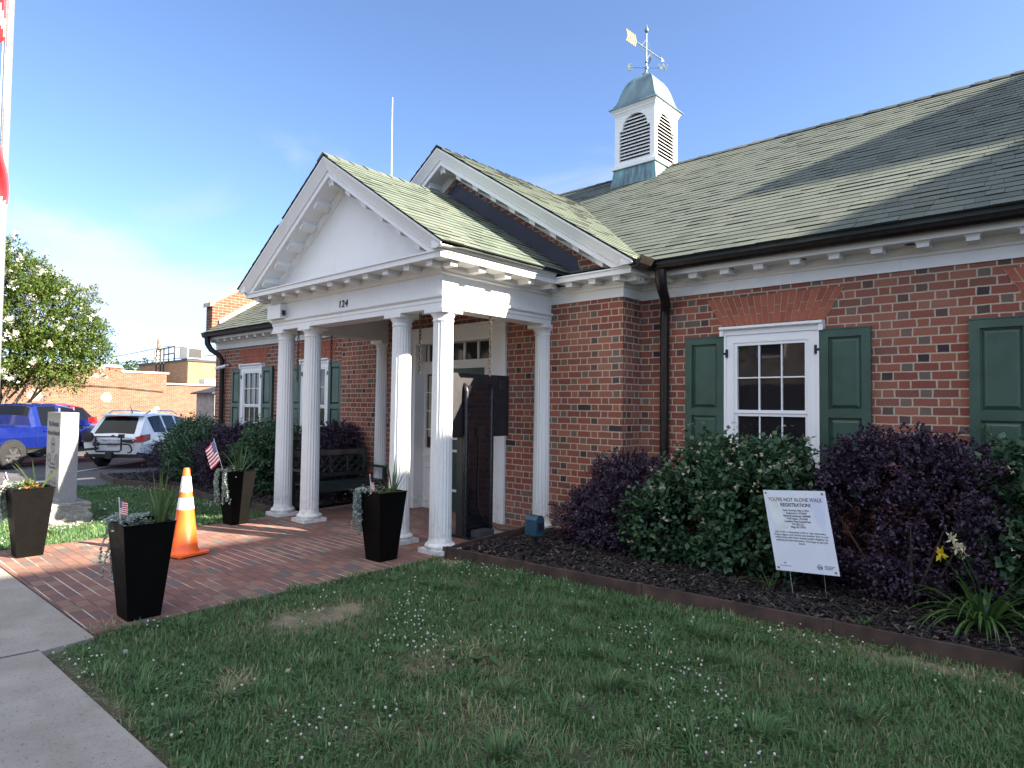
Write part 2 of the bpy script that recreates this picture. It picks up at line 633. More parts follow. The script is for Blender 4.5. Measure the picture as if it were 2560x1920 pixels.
M_['camera_white'] = plain('white_plastic', (0.70, 0.70, 0.70), 0.4)
M_['ink'] = plain('black_ink', (0.012, 0.012, 0.014), 0.6, var=0.05)
M_['red_ink'] = plain('brown_ink', (0.16, 0.07, 0.06), 0.6, var=0.05)
M_['grey_ink'] = plain('grey_ink', (0.12, 0.12, 0.14), 0.6, var=0.05)
M_['blue_ink'] = plain('teal_ink', (0.02, 0.10, 0.16), 0.6, var=0.05)
M_['flag_red'] = plain('flag_red', (0.50, 0.02, 0.03), 0.75)
M_['flag_white'] = plain('flag_white', (0.75, 0.74, 0.72), 0.75)
M_['flag_blue'] = plain('flag_blue', (0.025, 0.05, 0.20), 0.75)
M_['flag_gold'] = plain('flag_gold', (0.75, 0.42, 0.04), 0.75)
M_['dowel'] = plain('flag_stick', (0.65, 0.60, 0.50), 0.6)
M_['tyre'] = plain('tyre_rubber', (0.012, 0.012, 0.012), 0.85, var=0.3, scale=20)
M_['rim'] = plain('wheel_rim', (0.20, 0.20, 0.21), 0.35, metal=0.8)
M_['car_white'] = plain('white_car_paint', (0.66, 0.70, 0.73), 0.22, var=0.04, scale=2, coat=0.8)
M_['car_blue'] = plain('blue_car_paint', (0.005, 0.012, 0.105), 0.22, var=0.06, scale=2, coat=0.8)
M_['car_red'] = plain('red_car_paint', (0.42, 0.012, 0.02), 0.22, var=0.06, scale=2, coat=0.8)
M_['car_trim'] = plain('black_car_trim', (0.014, 0.014, 0.015), 0.6, var=0.2)
M_['car_chrome'] = plain('chrome_trim', (0.6, 0.6, 0.62), 0.15, metal=0.9)
M_['car_lamp'] = plain('red_lamp_lens', (0.26, 0.006, 0.012), 0.25, var=0.2, scale=30, spec=0.3)
M_['car_lamp_clear'] = plain('clear_lamp_lens', (0.72, 0.72, 0.72), 0.1, var=0.1, coat=0.8)
M_['plate'] = plain('plate_white', (0.62, 0.66, 0.74), 0.4)
M_['plate_red'] = plain('plate_red_band', (0.5, 0.12, 0.12), 0.4)
M_['plate_blue'] = plain('plate_blue_ink', (0.05, 0.08, 0.25), 0.4)
M_['wood_pole'] = plain('utility_pole_wood', (0.22, 0.17, 0.12), 0.9, var=0.3, scale=6)
M_['hvac'] = plain('hvac_metal', (0.48, 0.47, 0.42), 0.5, metal=0.3, var=0.15)
M_['shed'] = plain('grey_siding', (0.26, 0.25, 0.25), 0.8, var=0.2, scale=4)
M_['patch'] = plain('pale_render_patch', (0.30, 0.22, 0.165), 0.95, var=0.15, scale=12)


def glass_mat(name, tint=(0.008, 0.009, 0.012), rough=0.03, spec=0.9):
    t = NT(name)
    p = t.pos()
    n = t.noise(p, 1.6, 3)
    t.col(tint)
    t.set(Roughness=rough, IOR=1.52)
    t.b.inputs['Specular IOR Level'].default_value = spec
    t.bump(n, 0.05, 0.02)
    return t.m


M_['glass'] = glass_mat('window_glass', (0.012, 0.011, 0.014), 0.03, 0.5)
M_['glass_door'] = glass_mat('door_glass', (0.022, 0.020, 0.020), 0.05, 0.5)
M_['stucco'] = plain('grey_stucco', (0.17, 0.155, 0.14), 0.9, var=0.3, scale=1.5)
M_['car_glass'] = glass_mat('tinted_car_glass', (0.005, 0.006, 0.007), 0.05, 0.22)
M_['blind'] = plain('cream_blind', (0.42, 0.37, 0.27), 0.7, var=0.08)


def granite(name, rough, c0=(0.20, 0.205, 0.215), c1=(0.36, 0.36, 0.37)):
    t = NT(name)
    p = t.pos()
    v = t.node('ShaderNodeTexVoronoi'); v.inputs['Scale'].default_value = 190
    t.l.new(p, v.inputs['Vector'])
    n = t.noise(p, 90, 4, 0.7)
    f = t.math('ADD', t.math('MULTIPLY', v.outputs['Distance'], 0.7), t.math('MULTIPLY', n, 0.5))
    t.col(t.cramp(f, [(0.3, tuple(q * 0.55 for q in c0)), (0.45, c0), (0.6, c1), (0.8, tuple(q * 1.25 for q in c1))]))
    t.set(Roughness=rough)
    if rough > 0.5: t.bump(t.noise(p, 22, 8, 0.7), 1.0, 0.035)
    return t.m


M_['granite_polish'] = granite('polished_granite', 0.06, (0.13, 0.132, 0.14), (0.24, 0.24, 0.25))
M_['granite_saw'] = granite('sawn_granite', 0.5, (0.15, 0.155, 0.165), (0.25, 0.255, 0.27))
M_['granite_rough'] = granite('rough_granite', 0.9, (0.20, 0.195, 0.185), (0.32, 0.31, 0.29))
M_['engrave'] = plain('engraving', (0.055, 0.055, 0.06), 0.8, var=0.1)


def concrete_mat():
    t = NT('sidewalk_concrete')
    p = t.pos()
    n = t.noise(p, 3.0, 6, 0.6)
    m = t.node('ShaderNodeMapping'); m.inputs['Scale'].default_value = (34, 62, 34)
    t.l.new(p, m.inputs[0])
    pit = t.noise(m.outputs[0], 1.2, 4, 0.65, 0.8)
    g = t.noise(p, 220, 2, 0.7)
    c = t.mix(t.ramp(n, 0.3, 0.75), (0.255, 0.228, 0.190), (0.345, 0.315, 0.27))
    c = t.mix(t.ramp(pit, 0.54, 0.70, 0, 0.6), c, (0.13, 0.122, 0.115))
    c = t.mix(t.ramp(g, 0.45, 0.8, 0, 0.4), c, (0.14, 0.13, 0.12))
    t.col(c)
    t.set(Roughness=0.95)
    h = t.math('SUBTRACT', t.math('MULTIPLY', g, 0.3), t.ramp(pit, 0.58, 0.74))
    t.bump(h, 0.5, 0.006)
    return t.m


M_['concrete'] = concrete_mat()


def asphalt_mat():
    t = NT('asphalt')
    p = t.pos()
    n = t.noise(p, 1.2, 5)
    g = t.noise(p, 160, 3, 0.7)
    c = t.mix(t.ramp(n, 0.3, 0.7), (0.050, 0.052, 0.056), (0.085, 0.087, 0.09))
    t.col(t.mix(t.ramp(g, 0.5, 0.85, 0, 0.6), c, (0.16, 0.16, 0.16)))
    t.set(Roughness=0.9)
    t.bump(g, 0.4, 0.006)
    return t.m


M_['asphalt'] = asphalt_mat()
M_['line_paint'] = plain('parking_paint', (0.55, 0.55, 0.52), 0.8, var=0.25, scale=14)


def soil_mat(name, a, b, c, s=5):
    t = NT(name)
    p = t.pos()
    n = t.noise(p, s, 6, 0.65)
    g = t.noise(p, 90, 4, 0.7)
    t.col(t.mix(t.ramp(g, 0.45, 0.8, 0, 0.6), t.mix(t.ramp(n, 0.35, 0.68), a, b), c))
    t.set(Roughness=1.0)
    t.b.inputs['Specular IOR Level'].default_value = 0.15
    t.bump(g, 0.9, 0.012)
    return t.m


M_['lawn_soil'] = soil_mat('lawn_soil', (0.060, 0.080, 0.040), (0.125, 0.108, 0.070), (0.22, 0.185, 0.125), 1.6)
M_['mulch_soil'] = soil_mat('mulch_soil', (0.012, 0.009, 0.009), (0.022, 0.016, 0.014), (0.040, 0.029, 0.023), 9)
M_['ground'] = soil_mat('far_ground', (0.045, 0.05, 0.025), (0.07, 0.065, 0.04), (0.10, 0.09, 0.06), 0.4)


def add_bare(mat, spots):
    nt = mat.node_tree
    b = nt.nodes['Principled BSDF']
    src = b.inputs['Base Color'].links[0].from_socket
    geo = nt.nodes.new('ShaderNodeNewGeometry')
    nz = nt.nodes.new('ShaderNodeTexNoise')
    nz.inputs['Scale'].default_value = 7
    nz.inputs['Detail'].default_value = 5
    nt.links.new(geo.outputs['Position'], nz.inputs['Vector'])
    for (x, y, rx, ry) in spots:
        mp_ = nt.nodes.new('ShaderNodeMapping')
        mp_.inputs['Location'].default_value = (-x / rx, -y / ry, 0)
        mp_.inputs['Scale'].default_value = (1 / rx, 1 / ry, 0)
        nt.links.new(geo.outputs['Position'], mp_.inputs[0])
        ln = nt.nodes.new('ShaderNodeVectorMath')
        ln.operation = 'LENGTH'
        nt.links.new(mp_.outputs[0], ln.inputs[0])
        ad = nt.nodes.new('ShaderNodeMath')
        ad.operation = 'ADD'
        nt.links.new(ln.outputs['Value'], ad.inputs[0])
        ml = nt.nodes.new('ShaderNodeMath')
        ml.operation = 'MULTIPLY'
        ml.inputs[1].default_value = 2.6
        nt.links.new(nz.outputs[0], ml.inputs[0])
        nt.links.new(ml.outputs[0], ad.inputs[1])
        mr = nt.nodes.new('ShaderNodeMapRange')
        mr.interpolation_type = 'SMOOTHSTEP'
        for i, q in zip((1, 2, 3, 4), (1.75, 2.6, 0.85, 0.0)): mr.inputs[i].default_value = q
        nt.links.new(ad.outputs[0], mr.inputs[0])
        mx = nt.nodes.new('ShaderNodeMix')
        mx.data_type = 'RGBA'
        nt.links.new(mr.outputs[0], mx.inputs[0])
        nt.links.new(src, mx.inputs[6])
        mx.inputs[7].default_value = (0.30, 0.245, 0.175, 1)
        src = mx.outputs[2]
    nt.links.new(src, b.inputs['Base Color'])


add_bare(M_['lawn_soil'], [(-4.42, 2.77, .30, .46), (-3.67, 1.76, .14, .14), (-3.15, 2.75, .2, .34), (-1.0, 4.85, .9, .14), (0.4, 4.9, .8, .2), (-5.0, 4.6, .3, .2)])


def leaf_mat(name, a, b, c, rough=0.55, trans=0.25, spec=0.35):
    t = NT(name)
    v = t.attr()
    base = t.cramp(v, [(0, a), (0.55, b), (1, c)])
    t.col(base)
    t.set(Roughness=rough)
    t.b.inputs['Specular IOR Level'].default_value = spec
    tr = t.node('ShaderNodeBsdfTranslucent')
    t.l.new(base, tr.inputs['Color'])
    mx = t.node('ShaderNodeMixShader')
    mx.inputs[0].default_value = trans
    t.l.new(t.b.outputs[0], mx.inputs[1])
    t.l.new(tr.outputs[0], mx.inputs[2])
    t.l.new(mx.outputs[0], t.n['Material Output'].inputs['Surface'])
    return t.m


M_['grass'] = leaf_mat('grass_blade', (0.060, 0.132, 0.047), (0.112, 0.208, 0.078), (0.36, 0.31, 0.18), 0.6, 0.3)
M_['clover'] = leaf_mat('clover_leaf', (0.05, 0.115, 0.038), (0.08, 0.16, 0.05), (0.12, 0.20, 0.065), 0.6, 0.25)
M_['leaf_green'] = leaf_mat('shrub_leaf', (0.030, 0.070, 0.038), (0.052, 0.112, 0.058), (0.115, 0.185, 0.080), 0.42)
M_['leaf_purple'] = leaf_mat('purple_leaf', (0.026, 0.016, 0.033), (0.046, 0.028, 0.053), (0.10, 0.060, 0.098), 0.5, 0.15)
M_['leaf_tree'] = leaf_mat('tree_leaf', (0.034, 0.066, 0.010), (0.070, 0.115, 0.017), (0.12, 0.145, 0.028), 0.5, 0.35)
M_['leaf_spike'] = leaf_mat('spike_leaf', (0.06, 0.105, 0.035), (0.10, 0.16, 0.05), (0.19, 0.22, 0.085), 0.45, 0.3)
M_['leaf_silver'] = leaf_mat('silver_leaf', (0.22, 0.27, 0.235), (0.32, 0.38, 0.33), (0.44, 0.50, 0.43), 0.75, 0.15)
M_['leaf_lily'] = leaf_mat('lily_leaf', (0.035, 0.085, 0.022), (0.065, 0.135, 0.035), (0.12, 0.19, 0.055), 0.4, 0.3)
M_['lantana'] = leaf_mat('lantana_leaf', (0.05, 0.10, 0.02), (0.085, 0.15, 0.03), (0.16, 0.18, 0.04), 0.5)
M_['petal_orange'] = leaf_mat('orange_petal', (0.55, 0.09, 0.02), (0.65, 0.20, 0.02), (0.70, 0.40, 0.05), 0.6)
M_['petal_white'] = leaf_mat('white_petal', (0.60, 0.60, 0.54), (0.72, 0.71, 0.63), (0.80, 0.78, 0.70), 0.7, 0.3)
M_['petal_cream'] = leaf_mat('cream_petal', (0.42, 0.36, 0.19), (0.50, 0.46, 0.30), (0.60, 0.58, 0.46), 0.7, 0.3)
M_['petal_yellow'] = leaf_mat('yellow_petal', (0.75, 0.52, 0.02), (0.80, 0.60, 0.04), (0.85, 0.68, 0.10), 0.6, 0.3)
M_['twig'] = plain('shrub_twig', (0.055, 0.038, 0.026), 0.9, var=0.3, scale=20)
M_['bark'] = plain('tree_bark', (0.15, 0.115, 0.085), 0.9, var=0.3, scale=10)
M_['chip'] = leaf_mat('mulch_chip', (0.014, 0.012, 0.013), (0.034, 0.028, 0.027), (0.15, 0.11, 0.085), 0.7, 0.0, 0.35)

# ------------------------------------------------------------------ text
def text_obj(name, body, size, mat, parent, center, right, upv, align='CENTER', extrude=0.0015, shear=0.0, bold=0.0, spacing=1.0, sx=1.0, fit=None):
    """flat lettering as a mesh; right / upv are world directions of the text"""
    cu = bpy.data.curves.new(name, 'FONT')
    cu.body = body
    cu.size = size
    cu.align_x = align
    cu.align_y = 'CENTER'
    cu.extrude = extrude
    cu.shear = shear
    cu.offset = bold
    cu.space_character = spacing
    cu.resolution_u = 3
    tmp = bpy.data.objects.new('tmp_text', cu)
    COL.objects.link(tmp)
    bpy.context.view_layer.update()
    dg = bpy.context.evaluated_depsgraph_get()
    me = bpy.data.meshes.new_from_object(tmp.evaluated_get(dg))
    bpy.data.objects.remove(tmp)
    if fit:
        xs = [v.co.x for v in me.vertices]
        sx = fit / (max(xs) - min(xs))
    r, u = Vector(right).normalized(), Vector(upv).normalized()
    n = r.cross(u).normalized()
    mt = Matrix((r * sx, u, n)).transposed().to_4x4()
    mt.translation = Vector(center) - (ORG[parent] if parent is not None else Vector((0, 0, 0)))
    me.transform(mt)
    me.name = name
    me.materials.clear()
    me.materials.append(mat)
    o = bpy.data.objects.new(name, me)
    COL.objects.link(o)
    if parent is not None:
        o.parent = parent
        ORG[o] = ORG[parent]
    return o


# ------------------------------------------------------------------ setting
def slab(name, poly, z0, z1, mat, kind='structure'):
    o = MB().prism(poly, 'z', z0, z1).build(name, mat)
    return tag(o, kind=kind)


tag(MB().add([(-900, -900, -0.62), (900, -900, -0.62), (900, 900, -0.62), (-900, 900, -0.62)], [(0, 1, 2, 3)]).build('ground', M_['ground']), kind='structure')
SW = [(-14.4, -0.9), (14, -0.9), (14, 1.22), (-2.99, 1.14), (-4.97, 1.10), (-5.02, 1.41), (-8.62, 1.36), (-14.4, 1.30)]
slab('sidewalk', SW, -0.6, 0.0, M_['concrete'])
mb = MB()
for x0, y0, x1, y1 in ((-5.0, 1.10, -5.16, -0.9), (-2.4, 1.14, -2.5, -0.9), (-8.0, 1.37, -8.1, -0.9), (0.4, 1.2, 0.3, -0.9)):
    mb.add([(x0 - .006, y0, .004), (x0 + .006, y0, .004), (x1 + .006, y1, .004), (x1 - .006, y1, .004)], [(0, 1, 2, 3)])
tag(mb.build('sidewalk_joint', M_['black_matte']), kind='structure')
slab('brick_patio', [(-5.10, 1.425), (-5.12, 4.66), (-5.38, 6.75), (-8.95, 6.75), (-8.72, 4.75), (-8.60, 3.9), (-8.62, 1.375)], -0.6, -0.002, M_['paver'])
slab('lawn_bank', [(-4.965, 1.105), (-2.99, 1.145), (14, 1.225), (14, 5.9), (-0.3, 5.07), (-2.9, 4.88), (-5.13, 4.67), (-5.095, 1.42)], -0.6, -0.035, M_['lawn_soil'])
slab('lawn_verge', [(-14.3, 1.31), (-8.63, 1.38), (-8.61, 3.9), (-8.74, 4.72), (-10.5, 4.62), (-12.2, 4.75), (-14.3, 4.25)], -0.6, -0.035, M_['lawn_soil'])
slab('planting_bed', [(-5.11, 4.69), (-2.9, 4.90), (-0.3, 5.09), (9, 5.75), (9, 6.9), (-4.1, 6.9), (-5.36, 6.75)], -0.6, 0.03, M_['mulch_soil'])
slab('planting_bed', [(-14.2, 4.28), (-12.2, 4.78), (-10.5, 4.65), (-8.78, 4.77), (-8.98, 6.7), (-9.9, 6.9), (-15.9, 6.9), (-15.9, 4.5)], -0.6, 0.03, M_['mulch_soil'])
# parking lot falling gently away from the lawn
tag(MB().add([(-14.31, -40, -.03), (-14.31, 4.3, -.03), (-15.95, 4.5, -.03), (-15.95, 60, -.03), (-18.5, -40, -.40), (-18.5, 60, -.40), (-90, -40, -.44), (-90, 60, -.44)],
            [(0, 1, 2, 3, 5, 4), (4, 5, 7, 6)]).build('parking_lot', M_['asphalt']), kind='structure')
tag(MB().box(-60, 60, -12.5, -1.05, -0.6, -0.12).build('street', M_['asphalt']), kind='structure')
mb = MB()
H0 = Vector((-0.695, 0.719, 0))          # the way the parked cars point
H1 = Vector((0.719, 0.695, 0))
for k in range(-3, 4):
    c = Vector((-21.6, 5.55, 0)) + H1 * (2.75 * k) * 1.0
    a, b = c - H0 * 0.3, c + H0 * 5.2
    w = H1 * 0.05
    mb.add([(*(a - w).xy, -.392), (*(a + w).xy, -.392), (*(b + w).xy, -.392), (*(b - w).xy, -.392)], [(0, 1, 2, 3)])
tag(mb.build('parking_line', M_['line_paint']), kind='structure')

# ------------------------------------------------------------------ town hall
W, YB, YF = 6.9, 6.483, 4.611
XL, XR = -8.81, -5.161
BL, BR = -9.898, -4.084
XC = -6.99
SL = 0.645
hall = thing('town_hall', (-6.99, 8.0, 0), 'one storey red brick town hall with white columned portico, green shingle roof and louvred cupola', 'building')

mb = MB()
mb.box(-15.95, BL + .001, W, 7.2, -0.6, 3.12)
mb.box(BR - .3, 9.0, W + .002, 7.2, -0.6, 3.12)
mb.box(BL, -7.90, YB, W + .25, -0.6, 3.12)
mb.box(-6.08, BR, YB, W + .22, -0.6, 3.12)
mb.box(-7.905, -6.075, YB + .003, W + .2, 2.70, 3.12)
mb.prism([(XC - 3.0, 3.11), (XC + 3.0, 3.11), (XC, 5.11)], 'y', YB + .002, 6.75)
mb.box(8.7, 8.999, 7.2, 14.8, -0.6, 3.12)
mb.box(-15.95, 9.0, 14.55, 14.85, -0.6, 3.12)
mb.prism([(7.2, 3.12), (14.6, 3.12), (10.86, 5.9)], 'x', 8.7, 8.95)
wall = mb.build('brick_wall', M_['brick'], hall)
# end parapet with stone coping
mb = MB()
mb.prism([(6.64, 3.2), (6.64, 3.93), (6.72, 4.02), (10.86, 6.64), (15.0, 4.02), (15.0, -0.6), (6.903, -0.6), (6.903, 3.2)], 'x', -15.972, -15.65)
par = mb.build('gable_parapet', M_['brick_orange'], hall)
mb = MB()
mb.prism([(6.58, 3.90), (6.58, 4.0), (6.70, 4.10), (10.86, 6.74), (15.0, 4.1), (15.0, 4.02), (10.86, 6.645), (6.72, 4.025), (6.64, 3.935)], 'x', -16.01, -15.61)
mb.prism([(6.80, 3.42), (6.80, 3.60), (10.86, 6.29), (10.86, 6.1)], 'x', -15.65, -15.59)
mb.build('coping', M_['coping'], par)


# -- shingles
def shingles(mb, P0, U, V, N, ulen, vlen, e=0.135, dens=1.0):
    P0, U, V, N = (np.array(q, float) for q in (P0, U, V, N))
    k = 0
    v0 = 0.0
    while v0 < vlen - 0.01:
        v1 = min(v0 + e + 0.02, vlen)
        u = -rng.uniform(0, 0.25)
        zu = (v1 - v0) / 0.155 * 0.0
        while u < ulen:
            w = rng.uniform(0.13, 0.33) / dens
            u0, u1 = max(u, 0), min(u + w - 0.003, ulen)
            u += w
            if u1 - u0 < 0.02: continue
            th = 0.0095 + (0.005 if rng.random() < 0.25 else 0.0) + rng.uniform(0, 0.001)
            dv = rng.uniform(-0.002, 0.002)
            a = P0 + U * u0 + V * (v0 + dv)
            b = P0 + U * u1 + V * (v0 + dv)
            c = P0 + U * u1 + V * v1
            d = P0 + U * u0 + V * v1
            val = float(rng.random())
            mb.add([a + N * th, b + N * th, c + N * .003, d + N * .003], [(0, 1, 2, 3)], val)
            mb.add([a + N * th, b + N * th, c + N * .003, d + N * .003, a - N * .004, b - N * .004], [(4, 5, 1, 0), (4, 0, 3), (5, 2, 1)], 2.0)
        v0 += e
        k += 1


cs, sn = 1 / math.hypot(1, SL), SL / math.hypot(1, SL)
ms = 0.655
mc, mn = 1 / math.hypot(1, ms), ms / math.hypot(1, ms)
mb = MB()
mb.prism([(6.46, 3.205), (6.46, 3.262), (10.86, 6.144), (15.3, 3.262), (15.3, 3.2), (10.86, 6.08)], 'x', -15.64, 9.15)
deck = mb.build('main_roof', M_['ridge'], hall)
mb = MB()
shingles(mb, (-15.62, 6.43, 3.25), (1, 0, 0), (0, mc, mn), (0, -mn, mc), 24.75, 5.31)
mb.build('shingle_slope', M_['shingle_grey'], deck)
mb = MB()
u = -15.6
while u < 9.1:
    w = 0.2 + 0.06 * random.random()
    dz = 0.012 * random.random()
    for s in (-1, 1):
        mb.hexa([(u, 10.86, 6.150), (u + .3, 10.86, 6.150), (u + .3, 10.86 + s * .15, 6.054), (u, 10.86 + s * .15, 6.054),
                 (u, 10.86, 6.172 + dz), (u + .3, 10.86, 6.162), (u + .3, 10.86 + s * .155, 6.066), (u, 10.86 + s * .155, 6.078 + dz)], random.random())
    u += w
mb.build('ridge_cap', M_['ridge'], deck)


def gable_roof(name, apex, half, y0, y1):
    t = 0.03
    z = apex - .012
    mb = MB()
    pts = [(XC - half, z - SL * half), (XC, z), (XC + half, z - SL * half), (XC + half, z - SL * half - t), (XC, z - t), (XC - half, z - SL * half - t)]
    mb.prism(pts, 'y', y0 + .02, y1)
    o = mb.build(name, M_['ridge'], hall)
    L = half / cs + .02
    for s in (-1, 1):
        mb = MB()
        shingles(mb, (XC + s * (half + .02), y0, apex - SL * (half + .02)), (0, 1, 0), (-s * cs, 0, sn), (s * sn, 0, cs), y1 - y0, L)
        mb.build('shingle_slope', M_['shingle'], o)
    mb = MB()
    y = y0
    while y < y1 - .2:
        for s in (-1, 1):
            h = 0.004 + 0.012 * random.random()
            mb.hexa([(XC, y, apex), (XC + s * .12, y, apex - .077), (XC + s * .12, y + .3, apex - .077), (XC, y + .3, apex),
                     (XC, y, apex + .018 + h), (XC + s * .125, y, apex - .062 + h), (XC + s * .125, y + .3, apex - .07), (XC, y + .3, apex + .01)], random.random())
        y += 0.17 + .05 * random.random()
    mb.build('ridge_cap', M_['shingle_grey'] if name == 'portico_roof' else M_['ridge'], o)
    return o


gable_roof('portico_roof', 4.66, 2.19, 4.245, 6.49)
gable_roof('gable_roof', 5.335, 3.27, 6.085, 10.0)

# -- cornices
PB = [(-.05, 2.895), (.014, 2.895), (.014, 3.0), (.03, 3.012), (.03, 3.03), (.05, 3.055), (.055, 3.10), (.28, 3.10), (.28, 3.155), (.297, 3.16), (.297, 3.175), (-.05, 3.20)]
mb = MB()
mb.sweep([(-15.95, W), (BL, W), (BL, YB), (XL + .02, YB)], PB)
mb.sweep([(XR - .02, YB), (BR, YB), (BR, W), (9.0, W)], PB)
corn = mb.build('cornice', M_['white'], hall)
PP = [(-.25, 2.64), (0, 2.64), (0, 2.70), (.008, 2.704), (.008, 2.742), (.02, 2.748), (.034, 2.764), (.034, 2.784), (0, 2.79), (0, 3.0), (.03, 3.012), (.03, 3.03), (.05, 3.055), (.055, 3.10), (.28, 3.10),
      (.28, 3.155), (.297, 3.16), (.297, 3.175), (-.05, 3.20), (-.25, 3.20)]
mb = MB()
mb.sweep([(XL, YB + .01), (XL, YF), (XR, YF), (XR, YB + .01)], PP)
ent = mb.build('entablature', M_['white'], hall)
CR = [(.2, 3.177), (.297, 3.178), (.312, 3.19), (.328, 3.216), (.345, 3.232), (.358, 3.236), (.360, 3.247), (.2, 3.26)]
for pth in ([(XR, 4.27), (XR, 6.18)], [(XL, 6.18), (XL, 4.27)], [(BR, 6.11), (BR, 6.60)], [(BL, 6.60), (BL, 6.11)]):
    MB().sweep(pth, CR).build('crown_moulding', M_['white'], corn)


def modillion(mb, x, y, nx, ny, tx, ty):
    w, d0, d1 = .048, .056, .232
    P = []
    for z, dd, ww in ((3.045, d1 - .012, w), (3.088, d1 - .004, w), (3.088, d1 + .006, w + .008), (3.104, d1 + .006, w + .008)):
        pass
    for (z0, z1, e, ww) in ((3.046, 3.085, 0, w), (3.085, 3.101, .010, w + .010)):
        c = []
        for z in (z0, z1):
            for a, d in ((-ww, d1 + e), (ww, d1 + e), (ww, d0), (-ww, d0)):
                c.append((x + tx * a + nx * d, y + ty * a + ny * d, z))
        mb.hexa(c)


def mod_run(mb, p, q, first, last, n):
    P, Q = Vector(p), Vector(q)
    t = (Q - P).normalized()
    nn = Vector((t.y, -t.x))
    L = (Q - P).length
    for k in range(n):
        s = first + (L - first - last) * k / max(1, n - 1)
        c = P + t * s
        modillion(mb, c.x, c.y, nn.x, nn.y, t.x, t.y)


mb = MB()
mod_run(mb, (XL, YF), (XR, YF), -.045, -.045, 11)
mod_run(mb, (XR, YF), (XR, YB), -.05, .25, 5)
mod_run(mb, (XL, YB), (XL, YF), .25, -.05, 5)
mod_run(mb, (XR, YB), (BR, YB), .12, -.05, 4)
mod_run(mb, (BR, YB), (BR, W), -.05, .3, 2)
mod_run(mb, (BR, W), (9.0, W), .42, .2, 35)
mod_run(mb, (-15.9, W), (BL, W), .15, .3, 16)
mod_run(mb, (BL, YB), (XL, YB), .05, .3, 3)
mb.build('modillions', M_['white'], corn)['kind'] = 'stuff'


def rake(name, y0, apex, half, floor, prof, parent, mat):
    m = len(prof)
    cosr = cs
    vs = []
    for (d, q) in prof:
        drop = q / cosr
        he = half
        if apex - SL * half - drop < floor:
            he = (apex - drop - floor) / SL
        ze = apex - SL * he - drop
        vs += [(XC - he, y0 - d, ze), (XC, y0 - d, apex - drop), (XC + he, y0 - d, ze)]
    fs = []
    for k in range(m):
        k2 = (k + 1) % m
        for s in (0, 1):
            fs.append((k * 3 + s, k * 3 + s + 1, k2 * 3 + s + 1, k2 * 3 + s))
    fs.append(tuple(k * 3 for k in range(m)))
    fs.append(tuple(k * 3 + 2 for k in range(m - 1, -1, -1)))
    mb = MB().add(vs, fs)
    return mb.build(name, mat, parent)


RK = [(.355, .016), (.355, .035), (.345, .05), (.325, .085), (.305, .125), (.297, .14), (.297, .15), (.28, .155), (.28, .215), (.035, .215), (.035, .245), (.018, .27), (.018, .31), (-.05, .31), (-.05, .016)]
rk = rake('raking_cornice', YF, 4.66, 2.19, 3.178, RK, hall, M_['white'])
RK2 = [(d + (.035 if d > .2 else 0), q) for d, q in RK]
rk2 = rake('raking_cornice', YB, 5.335, 3.265, 3.178, RK2, hall, M_['white'])


def rake_mods(y0, apex, xs, parent, dmax=.235):
    mb = MB()
    for s in (-1, 1):
        for x in xs:
            for (q0, q1, e, ww) in ((.268, .232, 0, .048), (.232, .2165, .010, .056)):
                c = []
                for q in (q0, q1):
                    for a, d in ((-ww, dmax + e), (ww, dmax + e), (ww, .036), (-ww, .036)):
                        X = x + a
                        c.append((XC + s * X, y0 - d, apex - SL * abs(X) - q / cs))
                mb.hexa(c)
    if True:
        for (q0, q1, e, ww) in ((.27, .232, 0, .048), (.232, .2165, .010, .056)):
            zb, zt = apex - q0 / cs - .02, apex - q1 / cs
            pts = [(XC - ww, zb - SL * ww), (XC, zb), (XC + ww, zb - SL * ww), (XC + ww, zt - SL * ww), (XC, zt), (XC - ww, zt - SL * ww)]
            mb.prism(pts, 'y', y0 - dmax - e, y0 - .036)
    mb.build('rake_modillions', M_['white'], parent)['kind'] = 'stuff'


rake_mods(YF, 4.66, [.36 + .328 * k for k in range(5)], rk)
rake_mods(YB, 5.335, [.33 + .345 * k for k in range(8)], rk2, .262)
MB().prism([(XC - 2.0, 3.19), (XC + 2.0, 3.19), (XC, 4.45)], 'y', YF, YF + .05).build('tympanum', M_['white'], hall)
# navy flashing where the portico roof meets the brick gable
mb = MB()
e = YB - .006
for s in (-1, 1):
    xe = 2.33
    mb.hexa([(XC, e, 4.60), (XC + s * xe, e, 4.60 - SL * xe), (XC + s * xe, YB + .004, 4.60 - SL * xe), (XC, YB + .004, 4.60),
             (XC, e, 4.895), (XC + s * (xe - .1), e, 4.895 - SL * (xe - .1)), (XC + s * (xe - .1), YB + .004, 4.895 - SL * (xe - .1)), (XC, YB + .004, 4.895)])
    mb.hexa([(XC + s * 2.32, e, 3.19), (XC + s * 2.95, e, 3.19), (XC + s * 2.95, YB + .004, 3.19), (XC + s * 2.32, YB + .004, 3.19),
             (XC + s * 2.32, e, 3.25), (XC + s * 2.85, e, 3.25), (XC + s * 2.85, YB + .004, 3.25), (XC + s * 2.32, YB + .004, 3.25)])
mb.build('roof_flashing', M_['navy'], hall)
mb = MB()
mb.box(-8.56, -5.412, 4.862, YB - .002, 2.99, 3.02)
mb.build('porch_ceiling', M_['offwhite'], hall)

# -- columns
NF = 20


def flute(w, z):
    p = (w * NF / (2 * math.pi)) % 1.0
    if 0.16 < z < 2.50 and p > 0.18:
        return 1 - 0.06 * math.sin(math.pi * (p - 0.18) / 0.82)
    return 1.0


